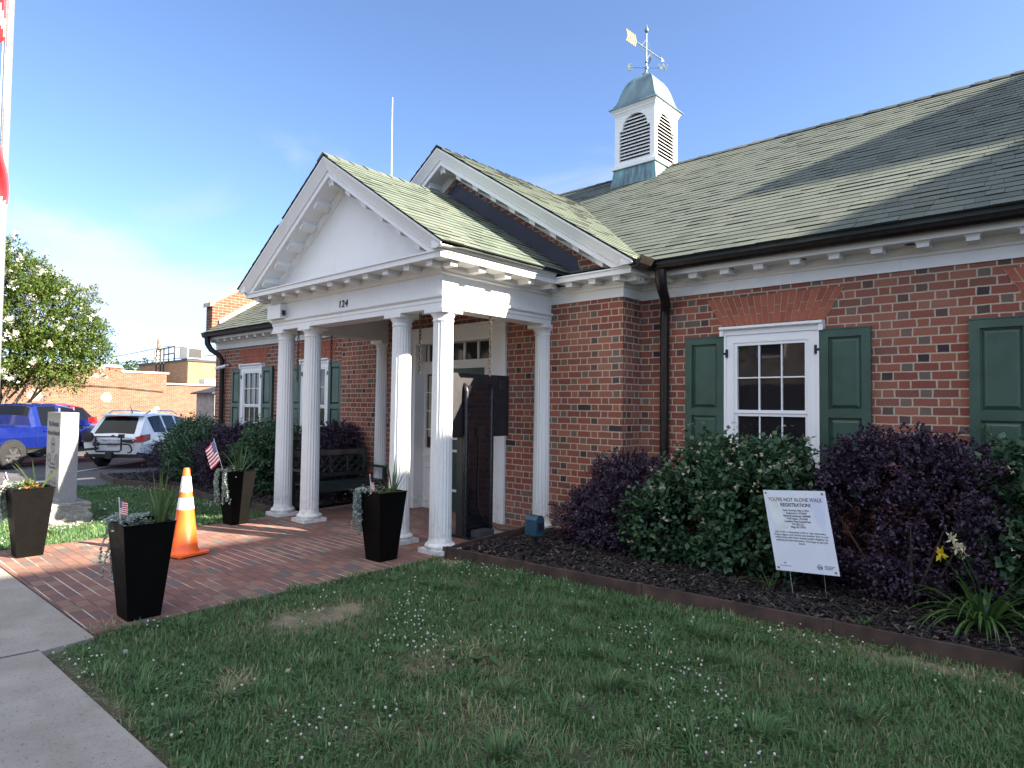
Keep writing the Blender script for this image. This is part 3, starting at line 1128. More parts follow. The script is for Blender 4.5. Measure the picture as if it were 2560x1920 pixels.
def column(x, y, half=False):
    mb = MB()
    r0, r1 = .124, .110
    prof = [(.155, .045), (.165, .06), (.168, .08), (.155, .10), (.138, .108), (.135, .118), (r0 + .004, .135), (r0, .155), (r0, .165)]
    prof += [(r0 + (r1 - r0) * k / 8, .17 + (2.49 - .17) * k / 8) for k in range(9)]
    prof += [(r1 + .001, 2.503), (r1 + .008, 2.51), (r1 + .008, 2.522), (r1 + .001, 2.53), (r1 + .004, 2.55), (r1 + .022, 2.575), (r1 + .030, 2.59), (r1 + .030, 2.597)]
    if half:
        mb.lathe(prof, (x, y, 0), n=70, rad=flute, ang=(math.pi, 2 * math.pi))
        mb.box(x - .165, x + .165, y - .165, y, -.01, .046)
        mb.box(x - .150, x + .150, y - .150, y + .004, 2.596, 2.641)
    else:
        mb.lathe(prof, (x, y, 0), n=140, rad=flute)
        mb.box(x - .168, x + .168, y - .168, y + .168, -.01, .046)
        mb.box(x - .150, x + .150, y - .150, y + .150, 2.596, 2.641)
    return mb.build('column' if not half else 'half_column', M_['white'], hall, smooth=True)


for x in (-8.665, -7.955, -6.012, -5.292): column(x, 4.75)
column(-8.69, YB + .004, True)
column(-5.285, YB + .004, True)

# -- house number and the box on the frieze
text_obj('house_number', '124', .125, M_['ink'], hall, (-7.03, YF - .004, 2.858), (1, 0, 0), (0, 0, 1), extrude=.003, shear=.12, bold=.002, spacing=1.15)
lb = MB().box(-8.795, -8.43, YF - .10, YF + .002, 2.79, 2.985).build('light_box', M_['white'], hall)
MB().box(-8.43, -8.405, YF - .075, YF - .03, 2.83, 2.90).build('lamp_lens', M_['car_trim'], lb)

# -- windows
def arch(mbrick, mmort, xc, zb=2.503, zt=2.812, hb=.537, ht=.713):
    mmort.prism([(xc - hb, zb), (xc + hb, zb), (xc + ht, zt), (xc - ht, zt)], 'y', W - .004, W + .01)
    n = 19
    g = .0055
    for k in range(n):
        f0, f1 = k / n, (k + 1) / n
        split = .62 if k % 2 == 0 else .36
        for a, b in ((0, split - .014), (split + .014, 1)):
            c = []
            for yy in (W - .010, W):
                for f, q, gg in ((f0, a, g), (f1, a, -g), (f1, b, -g), (f0, b, g)):
                    hw = hb + (ht - hb) * q
                    z = zb + (zt - zb) * q
                    c.append((xc - hw + 2 * hw * f + gg * (.7 + .3 * q), yy, z))
            mbrick.hexa(c, random.random())


def window(xc):
    yo = W - .05
    mb = MB()
    cw, cz0, cz1 = .492, .80, 2.392
    mb.box(xc - cw, xc - .385, yo, W + .01, cz0, 2.392)
    mb.box(xc + .385, xc + cw, yo, W + .01, cz0, 2.392)
    mb.box(xc - .385, xc + .385, yo, W + .01, 2.305, 2.392)
    for sgn in (-1, 1):     # backband and bead
        x0, x1 = sorted((xc + sgn * .470, xc + sgn * .494))
        mb.box(x0, x1, yo - .012, yo + .001, cz0, 2.391)
        x0, x1 = sorted((xc + sgn * .405, xc + sgn * .385))
        mb.box(x0, x1, yo - .006, yo + .001, cz0, 2.31)
    fr = mb.build('window', M_['white_vinyl'], hall)
    mb = MB()
    mb.prism([(W, 2.393), (W - .062, 2.393), (W - .062, 2.44), (W - .075, 2.445), (W - .075, 2.452), (W, 2.452)], 'x', xc - .50, xc + .50)
    mb.prism([(W, 2.452), (W - .095, 2.452), (W - .105, 2.458), (W - .105, 2.484), (W, 2.496)], 'x', xc - .535, xc + .535)
    mb.box(xc - .535, xc - .495, W - .085, W, 2.385, 2.452)
    mb.box(xc + .495, xc + .535, W - .085, W, 2.385, 2.452)
    mb.build('head_cap', M_['white_vinyl'], fr)
    mb = MB()
    mb.prism([(W, .80), (W - .085, .785), (W - .085, .745), (W, .735)], 'x', xc - .54, xc + .54)
    mb.build('sill', M_['white_vinyl'], fr)
    mb = MB()
    ys, yb_ = W - .030, W - .016
    for (z0, z1, yy, bot) in ((1.545, 2.305, ys - .012, 0), (.80, 1.545, ys, 1)):
        mb.box(xc - .385, xc - .352, yy, W + .005, z0, z1)
        mb.box(xc + .352, xc + .385, yy, W + .005, z0, z1)
        mb.box(xc - .352, xc + .352, yy, W + .005, z1 - .032, z1)
        mb.box(xc - .352, xc + .352, yy, W + .005, z0, z0 + (.055 if bot else .034))
        for k in (1, 2):
            x = xc - .352 + .704 * k / 3
            mb.box(x - .0065, x + .0065, yy + .010, W + .004, z0 + .03, z1 - .03)
        zm = (z0 + z1) / 2
        mb.box(xc - .352, xc + .352, yy + .0108, W + .0038, zm - .0065, zm + .0065)
    mb.build('sash', M_['white_vinyl'], fr)
    MB().box(xc - .36, xc + .36, W - .006, W + .006, .82, 2.29).build('pane', M_['glass'], fr)
    return fr


def shutter(x0, x1, hinge):
    z0, z1 = .75, 2.385
    y0, y1 = W - .060, W - .020
    mb = MB()
    st = .078
    mb.box(x0, x0 + st, y0, y1, z0, z1)
    mb.box(x1 - st, x1, y0, y1, z0, z1)
    for a, b in ((z0, z0 + .09), (1.512, 1.592), (z1 - .075, z1)):
        mb.box(x0 + st, x1 - st, y0 + .0005, y1, a, b)
    for a, b in ((z0 + .09, 1.512), (1.592, z1 - .075)):
        mb.box(x0 + st, x1 - st, y1 - .012, y1 - .002, a, b)
        i, j = .012, .045
        A = [(x0 + st + i, a + i), (x1 - st - i, a + i), (x1 - st - i, b - i), (x0 + st + i, b - i)]
        B = [(x0 + st + j, a + j), (x1 - st - j, a + j), (x1 - st - j, b - j), (x0 + st + j, b - j)]
        mb.add([(p[0], y1 - .0125, p[1]) for p in A] + [(p[0], y0 + .008, p[1]) for p in B], [(4, 5, 6, 7)] + [(k, (k + 1) % 4, 4 + (k + 1) % 4, 4 + k) for k in range(4)])
    mb.box(x0 - .004, x1 + .004, y0 - .006, y1 + .006, z1 - .001, z1 + .012)
    o = mb.build('shutter', M_['shutter'], hall)
    xh = x1 if hinge > 0 else x0
    for z in (2.18, .95):
        mb = MB()
        a, b = sorted((xh, xh + hinge * .05))
        mb.box(a, b, y0 - .004, y0 + .014, z, z + .025)
        a, b = sorted((xh + hinge * .025, xh + hinge * .05))
        mb.box(a, b, y0 - .006, y0 + .012, z - .03, z + .06)
        mb.box(a, b, y0, W - .003, z + .0, z + .02)
        mb.build('hinge', M_['black'], o)


ab, am = MB(), MB()
WIN = (-14.02, -11.38, -2.515, 0.165)
for xc in WIN:
    window(xc)
    shutter(xc - .955, xc - .500, 1)
    shutter(xc + .500, xc + .955, -1)
for xc in WIN:
    ab, am = MB(), MB()
    arch(ab, am, xc)
    o = ab.build('flat_arch', M_['arch'], hall)
    am.build('arch_mortar', M_['mortar'], o)

# -- front door
mb = MB()
Yd = 6.66
mb.box(-7.93, -7.845, YB - .012, Yd + .08, -.02, 2.56)       # jambs
mb.box(-6.205, -6.05, YB - .012, Yd + .08, -.02, 2.56)
mb.box(-8.06, -7.93, YB - .035, YB + .01, -.02, 2.60)
mb.box(-6.05, -5.925, YB - .035, YB + .01, -.02, 2.60)
mb.box(-7.845, -6.205, YB - .012, Yd + .08, 2.535, 2.56)
mb.box(-8.06, -5.925, YB - .035, YB + .01, 2.60, 2.70)
mb.box(-7.93, -6.05, YB - .03, YB + .01, 2.56, 2.60)
mb.prism([(YB + .01, 2.70), (YB - .05, 2.70), (YB - .06, 2.72), (YB - .10, 2.745), (YB - .10, 2.765), (YB + .01, 2.772)], 'x', -8.09, -5.90)
mb.box(-7.845, -6.205, Yd - .03, Yd + .06, 2.15, 2.275)      # transom bar
mb.box(-7.845, -6.205, Yd - .045, Yd + .05, 2.195, 2.225)
for x in (-7.77, -7.53, -7.24, -6.95, -6.657, -6.365, -6.20):
    mb.box(x - .014, x + .014, Yd, Yd + .05, 2.275, 2.535)
mb.box(-7.51, -7.42, Yd - .03, Yd + .06, -.02, 2.15)
mb.box(-6.49, -6.38, Yd - .03, Yd + .06, -.02, 2.15)
frame = mb.build('entrance', M_['white'], hall)
mb = MB()
mb.box(-7.845, -6.205, Yd + .03, Yd + .04, 2.275, 2.535)
mb.build('transom_pane', M_['glass_door'], frame)
for x0, x1 in ((-7.845, -7.51), (-6.38, -6.205)):
    mb = MB()
    mb.box(x0, x1, Yd, Yd + .05, .0, .80)
    mb.box(x0, x1, Yd - .03, Yd, .80, .84)
    mb.box(x0, x1, Yd - .018, Yd, .74, .775)
    mb.box(x0, x1, Yd, Yd + .05, .84, .93)
    mb.box(x0, x1, Yd, Yd + .05, 2.08, 2.15)
    mb.box(x0, x0 + .05, Yd, Yd + .05, .93, 2.08)
    mb.box(x1 - .05, x1, Yd, Yd + .05, .93, 2.08)
    for k in (1, 2, 3):
        z = .93 + 1.15 * k / 4
        mb.box(x0 + .05, x1 - .05, Yd + .006, Yd + .05, z - .01, z + .01)
    p0, p1 = x0 + .045, x1 - .045
    for za, zb in ((.10, .16), (.62, .68)):
        mb.prism([(Yd, za), (Yd - .014, za + .01), (Yd - .014, zb - .01), (Yd, zb)], 'x', p0, p1)
    mb.box(p0, p0 + .03, Yd - .012, Yd, .16, .62)
    mb.box(p1 - .03, p1, Yd - .012, Yd, .16, .62)
    s_ = mb.build('sidelight', M_['white'], frame)
    MB().box(x0 + .05, x1 - .05, Yd + .03, Yd + .036, .93, 2.08).build('pane', M_['glass_door'], s_)
    if x0 < -7.6:
        MB().box(x0 + .085, x1 - .052, Yd + .022, Yd + .028, 1.10, 2.06).build('paper_notice', M_['blind'], s_)
mb = MB()
mb.box(-7.42, -6.49, Yd + .01, Yd + .05, .01, 2.15)
door = mb.build('door', M_['green_door'], frame)
mb = MB()


def outline(mb, x0, x1, z0, z1, w, y0, y1):
    mb.box(x0, x1, y0, y1, z0, z0 + w)
    mb.box(x0, x1, y0, y1, z1 - w, z1)
    mb.box(x0, x0 + w, y0, y1, z0 + w, z1 - w)
    mb.box(x1 - w, x1, y0, y1, z0 + w, z1 - w)


outline(mb, -7.27, -6.63, .30, .93, .035, Yd - .012, Yd + .012)
outline(mb, -7.27, -6.63, 1.08, 2.0, .035, Yd - .012, Yd + .012)
mb.build('door_moulding', M_['white'], door)
MB().box(-7.235, -6.665, Yd, Yd + .012, 1.115, 1.965).build('pane', M_['glass_door'], door)
mb = MB().tube([(-6.54, Yd - .0, 1.02), (-6.54, Yd - .06, 1.02), (-6.54, Yd - .06, 1.2), (-6.54, Yd, 1.2)], .011)
mb.build('handle', M_['car_chrome'], door)

# -- gutters and downspouts
def gutter(x0, x1, yb):
    mb = MB()
    prof = [(yb - .004, 3.182), (yb - .05, 3.14), (yb - .09, 3.145), (yb - .125, 3.17), (yb - .142, 3.215), (yb - .150, 3.25), (yb - .152, 3.262), (yb - .135, 3.262), (yb - .125, 3.22), (yb - .08, 3.176), (yb - .004, 3.20)]
    mb.prism(prof, 'x', x0, x1)
    g = mb.build('gutter', M_['gutter'], hall)
    mb = MB()
    mb.prism([(yb - .154, 3.2625), (yb - .154, 3.268), (yb + .03, 3.275), (yb + .03, 3.2695)], 'x', x0, x1)
    k = x0 + .4
    while k < x1:
        mb.lathe([(.010, 0), (.010, .006), (.005, .011)], (k, yb - .13, 3.268), n=8)
        k += .75
    mb.build('drip_edge', M_['drip'], g)
    return g


gutter(-3.70, 9.1, 6.62)
gutter(-15.84, -9.95, 6.62)
mb = MB()
prof = [(-3.80, 3.18), (-3.76, 3.14), (-3.70, 3.145), (-3.655, 3.18), (-3.63, 3.262), (-3.645, 3.262), (-3.67, 3.20), (-3.72, 3.16), (-3.79, 3.19)]
mb.prism(prof, 'y', 6.14, 6.47)
sc = mb.build('gutter_return', M_['gutter'], hall)
MB().prism([(-3.62, 3.262), (-3.62, 3.275), (-3.46, 3.275), (-3.46, 3.262)], 'y', 6.455, 6.475).build('gutter_clip', M_['drip'], sc)
mb = MB()
for k in range(26):
    c = Vector((-3.72 + random.uniform(-.05, .05), 6.15 + random.uniform(-.03, .10), 3.20 + random.uniform(-.02, .035)))
    a = Vector((random.uniform(-1, 1), random.uniform(-1, 1), random.uniform(-.4, .6))).normalized() * .045
    b = Vector((random.uniform(-1, 1), random.uniform(-1, 1), random.uniform(-1, 1))).normalized() * .018
    mb.add([c - a, c + b, c + a, c - b], [(0, 1, 2, 3)], random.random())
mb.build('dead_leaves', M_['wood_grey'], sc)
mb = MB()
mb.tube([(-3.60, 6.50, 3.15), (-3.60, 6.51, 3.02), (-3.61, 6.56, 2.93), (-3.67, 6.74, 2.84), (-3.72, 6.83, 2.75), (-3.735, 6.84, 2.66), (-3.735, 6.84, .0)], [.066, .066, .06, .056, .054, .052, .052], 14)
mb.lathe([(.058, 0), (.058, .03)], (-3.735, 6.84, 2.30), n=14)
mb.lathe([(.058, 0), (.058, .03)], (-3.735, 6.84, 1.10), n=14)
mb.build('downspout', M_['gutter'], hall, smooth=True)
mb = MB()
mb.tube([(-15.62, 6.53, 3.16), (-15.62, 6.54, 3.0), (-15.56, 6.60, 2.86), (-15.46, 6.74, 2.74), (-15.44, 6.82, 2.62), (-15.44, 6.83, 0)], [.066, .066, .06, .056, .052, .052], 12)
mb.build('downspout', M_['gutter'], hall, smooth=True)
mb = MB()
mb.lathe([(.05, -.01), (.05, .0), (.02, .02)], (0, 0, 0), n=10)
mb.v = [(-15.22 + z, W - .01 - abs(x) * 0 + 0 * y, 2.5 + y) for x, y, z in mb.v]
mb.tube([(-15.22, 6.88, 2.5), (-15.25, 6.74, 2.47)], .018, 8)
mb.tube([(-15.22, 6.80, 2.47), (-15.34, 6.62, 2.40)], .042, 10)
mb.build('security_camera', M_['camera_white'], hall, smooth=True)
mb = MB()
for x in (-2.9, -2.15, -1.2, -.2): MB().lathe([(.05, 0), (.05, .003)], (x, 6.73, 3.098), n=12).build('soffit_vent', M_['black_matte'], corn)

# -- cupola
CX, CY = -6.245, 10.70
hb = .425
cup = MB()
z0, z1 = 6.10, 7.17
wl_ = .05
# four walls with an arched, shouldered opening


def arch_outline(n=12):
    pts = [(-.325, 6.20), (-.325, 6.80), (-.275, 6.80), (-.275, 6.82)]
    for k in range(n + 1):
        w = math.pi - math.pi * k / n
        pts.append((.265 * math.cos(w), 6.83 + .25 * math.sin(w)))
    pts += [(.275, 6.82), (.275, 6.80), (.325, 6.80), (.325, 6.20)]
    return pts


def face_pt(side, a, d, z):       # a along the face, d outwards from centre
    return {0: (CX + a, CY - d, z), 1: (CX + d, CY + a, z), 2: (CX - a, CY + d, z), 3: (CX - d, CY - a, z)}[side]


op = arch_outline()
lou = MB()
for side in range(4):
    n = len(op)
    outer = []
    for (a, z) in op:
        # project the opening outline outward to the rectangle border
        outer.append((a, z))
    # triangulated ring: left strip, right strip, bottom, top fan
    for d in (hb,):
        L = [(-hb, z0), (-hb, z1)]
        quads = [[(-hb, z0), (hb, z0), (hb, 6.20), (-hb, 6.20)],
                 [(-hb, 6.20), (-.325, 6.20), (-.325, 6.80), (-hb, 6.80)],
                 [(.325, 6.20), (hb, 6.20), (hb, 6.80), (.325, 6.80)],
                 [(-hb, 6.80), (-.275, 6.80), (-.275, 6.82), (-hb, 6.82)],
                 [(.275, 6.80), (hb, 6.80), (hb, 6.82), (.275, 6.82)]]
        for q in quads: cup.add([face_pt(side, a, d, z) for a, z in q], [(0, 1, 2, 3)])
        arc = op[3:-3]
        top = []
        m = len(arc)
        for i, (a, z) in enumerate(arc):
            f = i / (m - 1)
            if f < .25: top.append((-hb, 6.82 + (z1 - 6.82) * f / .25))
            elif f > .75: top.append((hb, 6.82 + (z1 - 6.82) * (1 - f) / .25))
            else: top.append((-hb + 2 * hb * (f - .25) / .5, z1))
        for i in range(m - 1):
            cup.add([face_pt(side, *p) for p in ((top[i][0], d, top[i][1]), (arc[i][0], d, arc[i][1]), (arc[i + 1][0], d, arc[i + 1][1]), (top[i + 1][0], d, top[i + 1][1]))], [(0, 1, 2, 3)])
        for i in range(n):
            p, q = op[i], op[(i + 1) % n]
            cup.add([face_pt(side, p[0], d, p[1]), face_pt(side, q[0], d, q[1]), face_pt(side, q[0], d - .05, q[1]), face_pt(side, p[0], d - .05, p[1])], [(0, 1, 2, 3)])
    z = 6.20
    while z < 7.05:
        zz = z + .03
        hw = .33
        if zz > 6.80: hw = .275
        if zz > 6.83: hw = .275 * math.sqrt(max(0.02, 1 - ((zz - 6.83) / .255) ** 2)) + .01
        c = []
        for (d, zc) in ((hb - .012, z), (hb - .075, z + .055), (hb - .075, z + .066), (hb - .012, z + .011)):
            c.append((d, zc))
        vs = [face_pt(side, -hw, d, q) for d, q in c] + [face_pt(side, hw, d, q) for d, q in c]
        lou.add(vs, [(0, 1, 2, 3), (7, 6, 5, 4), (0, 4, 5, 1), (1, 5, 6, 2), (2, 6, 7, 3), (3, 7, 4, 0)])
        z += .0655
sq = [(CX - hb, CY + hb), (CX - hb, CY - hb), (CX + hb, CY - hb), (CX + hb, CY + hb), (CX - hb, CY + hb)]


def ring(mb, prof):
    n = len(prof)
    vs = []
    for sx_, sy_ in ((-1, -1), (1, -1), (1, 1), (-1, 1)):
        for d, z in prof: vs.append((CX + sx_ * (hb + d), CY + sy_ * (hb + d), z))
    fs = []
    for i in range(4):
        for k in range(n):
            fs.append((i * n + k, ((i + 1) % 4) * n + k, ((i + 1) % 4) * n + (k + 1) % n, i * n + (k + 1) % n))
    mb.add(vs, fs)


ring(cup, [(-.01, 6.075), (.045, 6.075), (.045, 6.135), (.03, 6.145), (-.01, 6.15)])
ring(cup, [(-.01, 7.10), (.006, 7.10), (.012, 7.125), (.03, 7.15), (.034, 7.175), (.06, 7.205), (.065, 7.225), (-.01, 7.235)])
cup.box(CX - .33, CX + .33, CY - .33, CY + .33, 6.12, 7.16, 0)
cupo = cup.build('cupola', M_['white'], hall)
lou.build('louvres', M_['white'], cupo)
MB().box(CX - .332, CX + .332, CY - .332, CY + .332, 6.13, 7.15).build('louvre_backing', M_['black_matte'], cupo)
mb = MB()
a, b = hb + .01, hb + .075
mb.hexa([(CX - b, CY - b, 5.62), (CX + b, CY - b, 5.62), (CX + b, CY + b, 5.62), (CX - b, CY + b, 5.62), (CX - a, CY - a, 6.085), (CX + a, CY - a, 6.085), (CX + a, CY + a, 6.085), (CX - a, CY + a, 6.085)])
mb.build('flared_base', M_['copper'], cupo)
prof = [(.515, 7.225), (.515, 7.238), (.500, 7.243), (.452, 7.29), (.415, 7.35), (.385, 7.43), (.360, 7.52), (.33, 7.62), (.29, 7.72), (.235, 7.81), (.165, 7.885), (.09, 7.935), (.03, 7.955)]
mb = MB()
n = len(prof)
sub = 8
vs, fs = [], []
for (h, z) in prof:
    for sd in range(4):
        for k in range(sub):
            a = -h + 2 * h * k / sub
            vs.append({0: (CX + a, CY - h, z), 1: (CX + h, CY + a, z), 2: (CX - a, CY + h, z), 3: (CX - h, CY - a, z)}[sd])
m = 4 * sub
for i in range(n - 1):
    for k in range(m): fs.append((i * m + k, i * m + (k + 1) % m, (i + 1) * m + (k + 1) % m, (i + 1) * m + k))
fs.append(tuple(range((n - 1) * m, n * m)))
fs.append(tuple(range(m - 1, -1, -1)))
mb.add(vs, fs)
mb.build('dome', M_['dome'], cupo, smooth=True)
# weather vane
mb = MB()
mb.lathe([(.075, 7.93), (.07, 7.96), (.045, 7.985), (.03, 8.0), (.012, 8.01), (.012, 8.06), (.03, 8.075), (.034, 8.095), (.03, 8.115), (.012, 8.13), (.010, 8.19), (.028, 8.205), (.028, 8.225), (.009, 8.24), (.008, 8.78), (.03, 8.80), (.042, 8.83), (.034, 8.86), (.016, 8.90), (.002, 8.95)], (CX, CY, 0), n=12)
ed = Vector((.744, .668, 0))
nd = Vector((-.668, .744, 0))
cc = Vector((CX, CY, 8.105))
for d in (ed, -ed, nd, -nd):
    mb.tube([cc + d * .02, cc + d * .26], .007, 6)
ad = Vector((.06, 1, 0)).normalized()
ac = Vector((CX, CY, 8.47))
mb.tube([ac - ad * .62, ac + ad * .52], .012, 8)
tip = ac + ad * .62
mb.add([tip, ac + ad * .5 + Vector((0, 0, .05)), ac + ad * .53, ac + ad * .5 - Vector((0, 0, .05)), tip + Vector((.006, 0, 0)), ac + ad * .5 + Vector((.006, 0, .05)), ac + ad * .53 + Vector((.006, 0, 0)), ac + ad * .5 + Vector((.006, 0, -.05))], [(0, 1, 2, 3), (7, 6, 5, 4), (0, 4, 5, 1), (1, 5, 6, 2), (2, 6, 7, 3), (3, 7, 4, 0)])
for s in (-1, 1):
    mb.tube([ac + ad * .17 * s, Vector((CX, CY, 8.66))], .006, 6)
    mb.tube([ac + ad * .17 * s, Vector((CX, CY, 8.27))], .006, 6)
vane = mb.build('weather_vane', M_['vane'], cupo, smooth=True)
for ch, d in (('E', -ed), ('W', ed), ('N', -nd), ('S', nd)):
    text_obj('compass_letter', ch, .19, M_['vane'], cupo, cc + d * .32, ed if ch in 'EW' else nd, (0, 0, 1), extrude=.006, bold=.004)
mb = MB()
for k in range(6):
    t0 = -.63 + .052 * k
    for s in (-1, 1):
        p = [ac + ad * t0, ac + ad * (t0 - .045) + Vector((0, 0, s * .11)), ac + ad * (t0 - .012) + Vector((0, 0, s * .115)), ac + ad * (t0 + .034)]
        o_ = Vector((.008, 0, 0))
        mb.hexa([*p, *(q + o_ for q in p)])
mb.build('vane_feather', M_['brass'], cupo)
mb = MB().tube([(-14.33, 10.86, 6.1), (-14.35, 10.86, 10.15)], [.022, .010], 6)
mb.build('antenna', M_['camera_white'], hall)

# ------------------------------------------------------------------ neighbouring buildings
def block(name, label, loc, build_fn, mat):
    root = thing(name, loc, label, 'building')
    build_fn(root, mat)
    return root


def tall_neighbour(root, mat):
    mb = MB()
    mb.box(18, 32, 3, 16.4, -.6, 15.5)
    mb.prism([(16.402, -.6), (22, -.6), (22, 17.45), (16.30, 17.45), (16.10, 16.9), (16.10, 15.662), (16.402, 15.662)], 'x', 18.002, 31.9)
    w_ = mb.build('wall', mat, root)
    mb = MB()
    mb.box(17.93, 32.1, 2.9, 16.38, 15.5, 15.66)
    mb.box(17.94, 32.0, 16.33, 22.1, 17.451, 17.55)
    mb.build('roof_coping', M_['coping'], root)
    for z in (2, 5.3, 8.6, 11.9):
        for y in (5, 8.2, 11.4, 14.6):
            f = MB().box(17.95, 18.01, y - .6, y + .6, z, z + 1.8).build('window', M_['white_vinyl'], root)
            MB().box(17.93, 17.952, y - .52, y + .52, z + .08, z + 1.72).build('pane', M_['glass'], f)


block('apartment_block', 'tall flat roofed brick block standing east of the town hall and shading the front lawn', (25, 12, -.6), tall_neighbour, M_['brick_tan'])


def across(root, mat):
    mb = MB()
    mb.box(-34, 8, -26, -15, -.6, 6.4)
    mb.build('wall', mat, root)
    MB().box(-34.1, 8.1, -26.1, -14.9, 6.4, 6.6).build('roof_coping', M_['coping'], root)
    for x in range(-32, 8, 5):
        f = MB().box(x, x + 3.2, -15.01, -14.95, .3, 2.7).build('shop_window', M_['car_trim'], root)
        MB().box(x + .1, x + 3.1, -14.952, -14.93, .4, 2.6).build('pane', M_['glass'], f)
        f = MB().box(x + .9, x + 2.1, -15.01, -14.95, 3.9, 5.6).build('window', M_['white_vinyl'], root)
        MB().box(x + 1.0, x + 2.0, -14.952, -14.93, 4.0, 5.5).build('pane', M_['glass'], f)


block('shop_row', 'long two storey grey stucco shop building across the street behind the viewer', (-13, -20, -.6), across, M_['stucco'])


def ware(root, mat):
    mb = MB()
    mb.box(-58, -38, -1, 11.55, -.6, 3.42)
    mb.box(-57.9, -38.002, 11.55, 13.75, -.6, 3.18)
    mb.build('wall', mat, root)
    mb = MB()
    mb.box(-58, -37.93, -1.1, 11.5, 3.42, 3.50)
    mb.box(-58, -37.94, 11.5, 13.85, 3.18, 3.27)
    mb.build('roof_coping', M_['hvac'], root)
    for (y, z, r) in ((10.85, 1.84, .26), (7.8, 1.9, .30), (13.3, 1.25, .15)):
        mb = MB()
        pts = [(y + r * (1 + .12 * math.sin(5 * k)) * math.cos(k * math.pi / 8), z + r * (1 + .12 * math.sin(3 * k)) * math.sin(k * math.pi / 8)) for k in range(16)]
        mb.prism(pts, 'x', -38.01, -37.985)
        mb.build('render_patch', M_['patch'], root)
    for (y, z, w, h) in ((13.1, .75, .28, .45), (13.55, .62, .24, .36), (11.6, .62, .2, .4)):
        MB().box(-38.01, -37.85, y - w / 2, y + w / 2, z, z + h).build('meter_box', M_['camera_white'], root)
    mb = MB()
    for y in range(8, 14): mb.box(-37.95, -37.90, y + .1, y + .16, 3.27, 3.34)
    MB().tube([(-37.9, 4, 2.45), (-37.9, 9, 2.47), (-37.92, 11.4, 2.38), (-37.92, 13.6, 2.2)], .02, 5).build('cable', M_['car_trim'], root)


block('warehouse', 'long low sunlit orange brick wall of the warehouse behind the parked cars', (-47, 0, -.6), ware, M_['brick_orange'])
lo = thing('lean_to', (-40, 15.3, -.6), 'lower flat roofed brick addition at the right end of the orange warehouse', 'building')
MB().box(-52, -38.6, 13.76, 19, -.6, 2.62).build('wall', M_['brick_orange'], lo)
MB().box(-52, -38.5, 13.77, 19.1, 2.62, 2.70).build('roof_edge', M_['hvac'], lo)
vt = MB().box(-41.5, -40.6, 16.9, 17.7, 2.70, 3.1).build('roof_vent', M_['hvac'])
tag(vt, 'small pale metal roof vent on the lower brick addition', 'roof vent')
an = thing('brick_tower_block', (-48, 20, -.6), 'taller tan brick block with one dark shaded side rising behind the warehouse', 'building')
MB().box(-53, -44, 17.2, 27, -.6, 4.35).build('wall', M_['brick_tan'], an)
MB().box(-53.1, -43.9, 17.1, 27.1, 4.35, 4.47).build('roof_edge', M_['car_trim'], an)
ac = thing('air_conditioner', (-45.1, 17.8, 4.47), 'boxy rooftop air conditioner on the tan brick block', 'air conditioner')
MB().box(-45.7, -44.4, 17.3, 18.3, 4.55, 5.3).build('casing', M_['hvac'], ac)
MB().box(-44.4, -44.37, 17.4, 18.2, 4.62, 5.22).build('grille', M_['car_trim'], ac)
MB().box(-45.6, -44.5, 17.4, 18.2, 4.46, 4.56).build('feet', M_['car_trim'], ac)
mb = MB()
for x in (-49.0, -47.6):
    mb.tube([(x, 17.0, 2.6), (x, 17.0, 5.35)], .05, 6)
for x in (-46.9, -45.9):
    mb.tube([(x, 17.05, 4.4), (x, 17.05, 5.45)], .045, 6)
for k in range(9): mb.tube([(-49.0, 17.0, 2.8 + .3 * k), (-48.2, 17.0, 2.8 + .3 * k)], .03, 5)
mb.tube([(-48.2, 17.0, 2.6), (-48.2, 17.0, 5.35)], .05, 6)
mb.tube([(-49.0, 17.0, 5.3), (-45.9, 17.05, 5.4)], .045, 6)
mb.tube([(-47.6, 17.0, 4.9), (-45.9, 17.05, 4.95)], .04, 6)
tag(mb.build('roof_ladder', M_['car_trim']), 'dark steel roof ladder with hoop rails against the shaded brick side', 'ladder')
up_ = thing('utility_pole', (-64.4, 22.6, -.6), 'weathered wooden utility pole rising behind the rooftops', 'utility pole')
MB().tube([(-64.4, 22.6, -.6), (-64.4, 22.6, 7.5)], [.28, .20], 10).build('pole', M_['wood_pole'], up_)
MB().box(-65.4, -63.4, 22.5, 22.7, 4.9, 5.1).build('crossarm', M_['wood_pole'], up_)
MB().tube([(-64.0, 22.2, 5.3), (-64.0, 22.2, 6.4)], .22, 10).build('transformer', M_['hvac'], up_)


def wire(a, b, sag, r, label):
    a, b = Vector(a), Vector(b)
    pts = [a.lerp(b, k / 14) - Vector((0, 0, sag * 4 * (k / 14) * (1 - k / 14))) for k in range(15)]
    tag(MB().tube(pts, r, 5).build('overhead_wire', M_['car_trim']), label, 'wire', 'overhead wires')


wire((-110, 16, 6.0), (-40, 30, 6.9), .7, .035, 'uppermost overhead wire crossing the cloudy sky left of the hall')
wire((-105, 13, 4.6), (-64.4, 22.6, 6.7), .5, .03, 'lower overhead wire running left from the utility pole')
wire((-64.4, 22.6, 6.9), (-36, 24, 6.2), .5, .025, 'thin overhead wire running right from the utility pole')
sh_ = thing('garden_shed', (-31, 14, -.5), 'small grey board shed beside the left corner of the hall', 'shed')
MB().prism([(12.95, -.6), (15.5, -.6), (15.5, 2.75), (12.95, 2.05)], 'x', -32, -30).build('wall', M_['shed'], sh_)
MB().prism([(12.75, 2.02), (15.7, 2.83), (15.7, 2.9), (12.75, 2.09)], 'x', -32.2, -29.8).build('roof', M_['car_trim'], sh_)
ps = thing('parking_sign', (-36.6, 15.15, -.44), 'narrow white parking sign with blue symbol in front of the brick wall', 'sign')
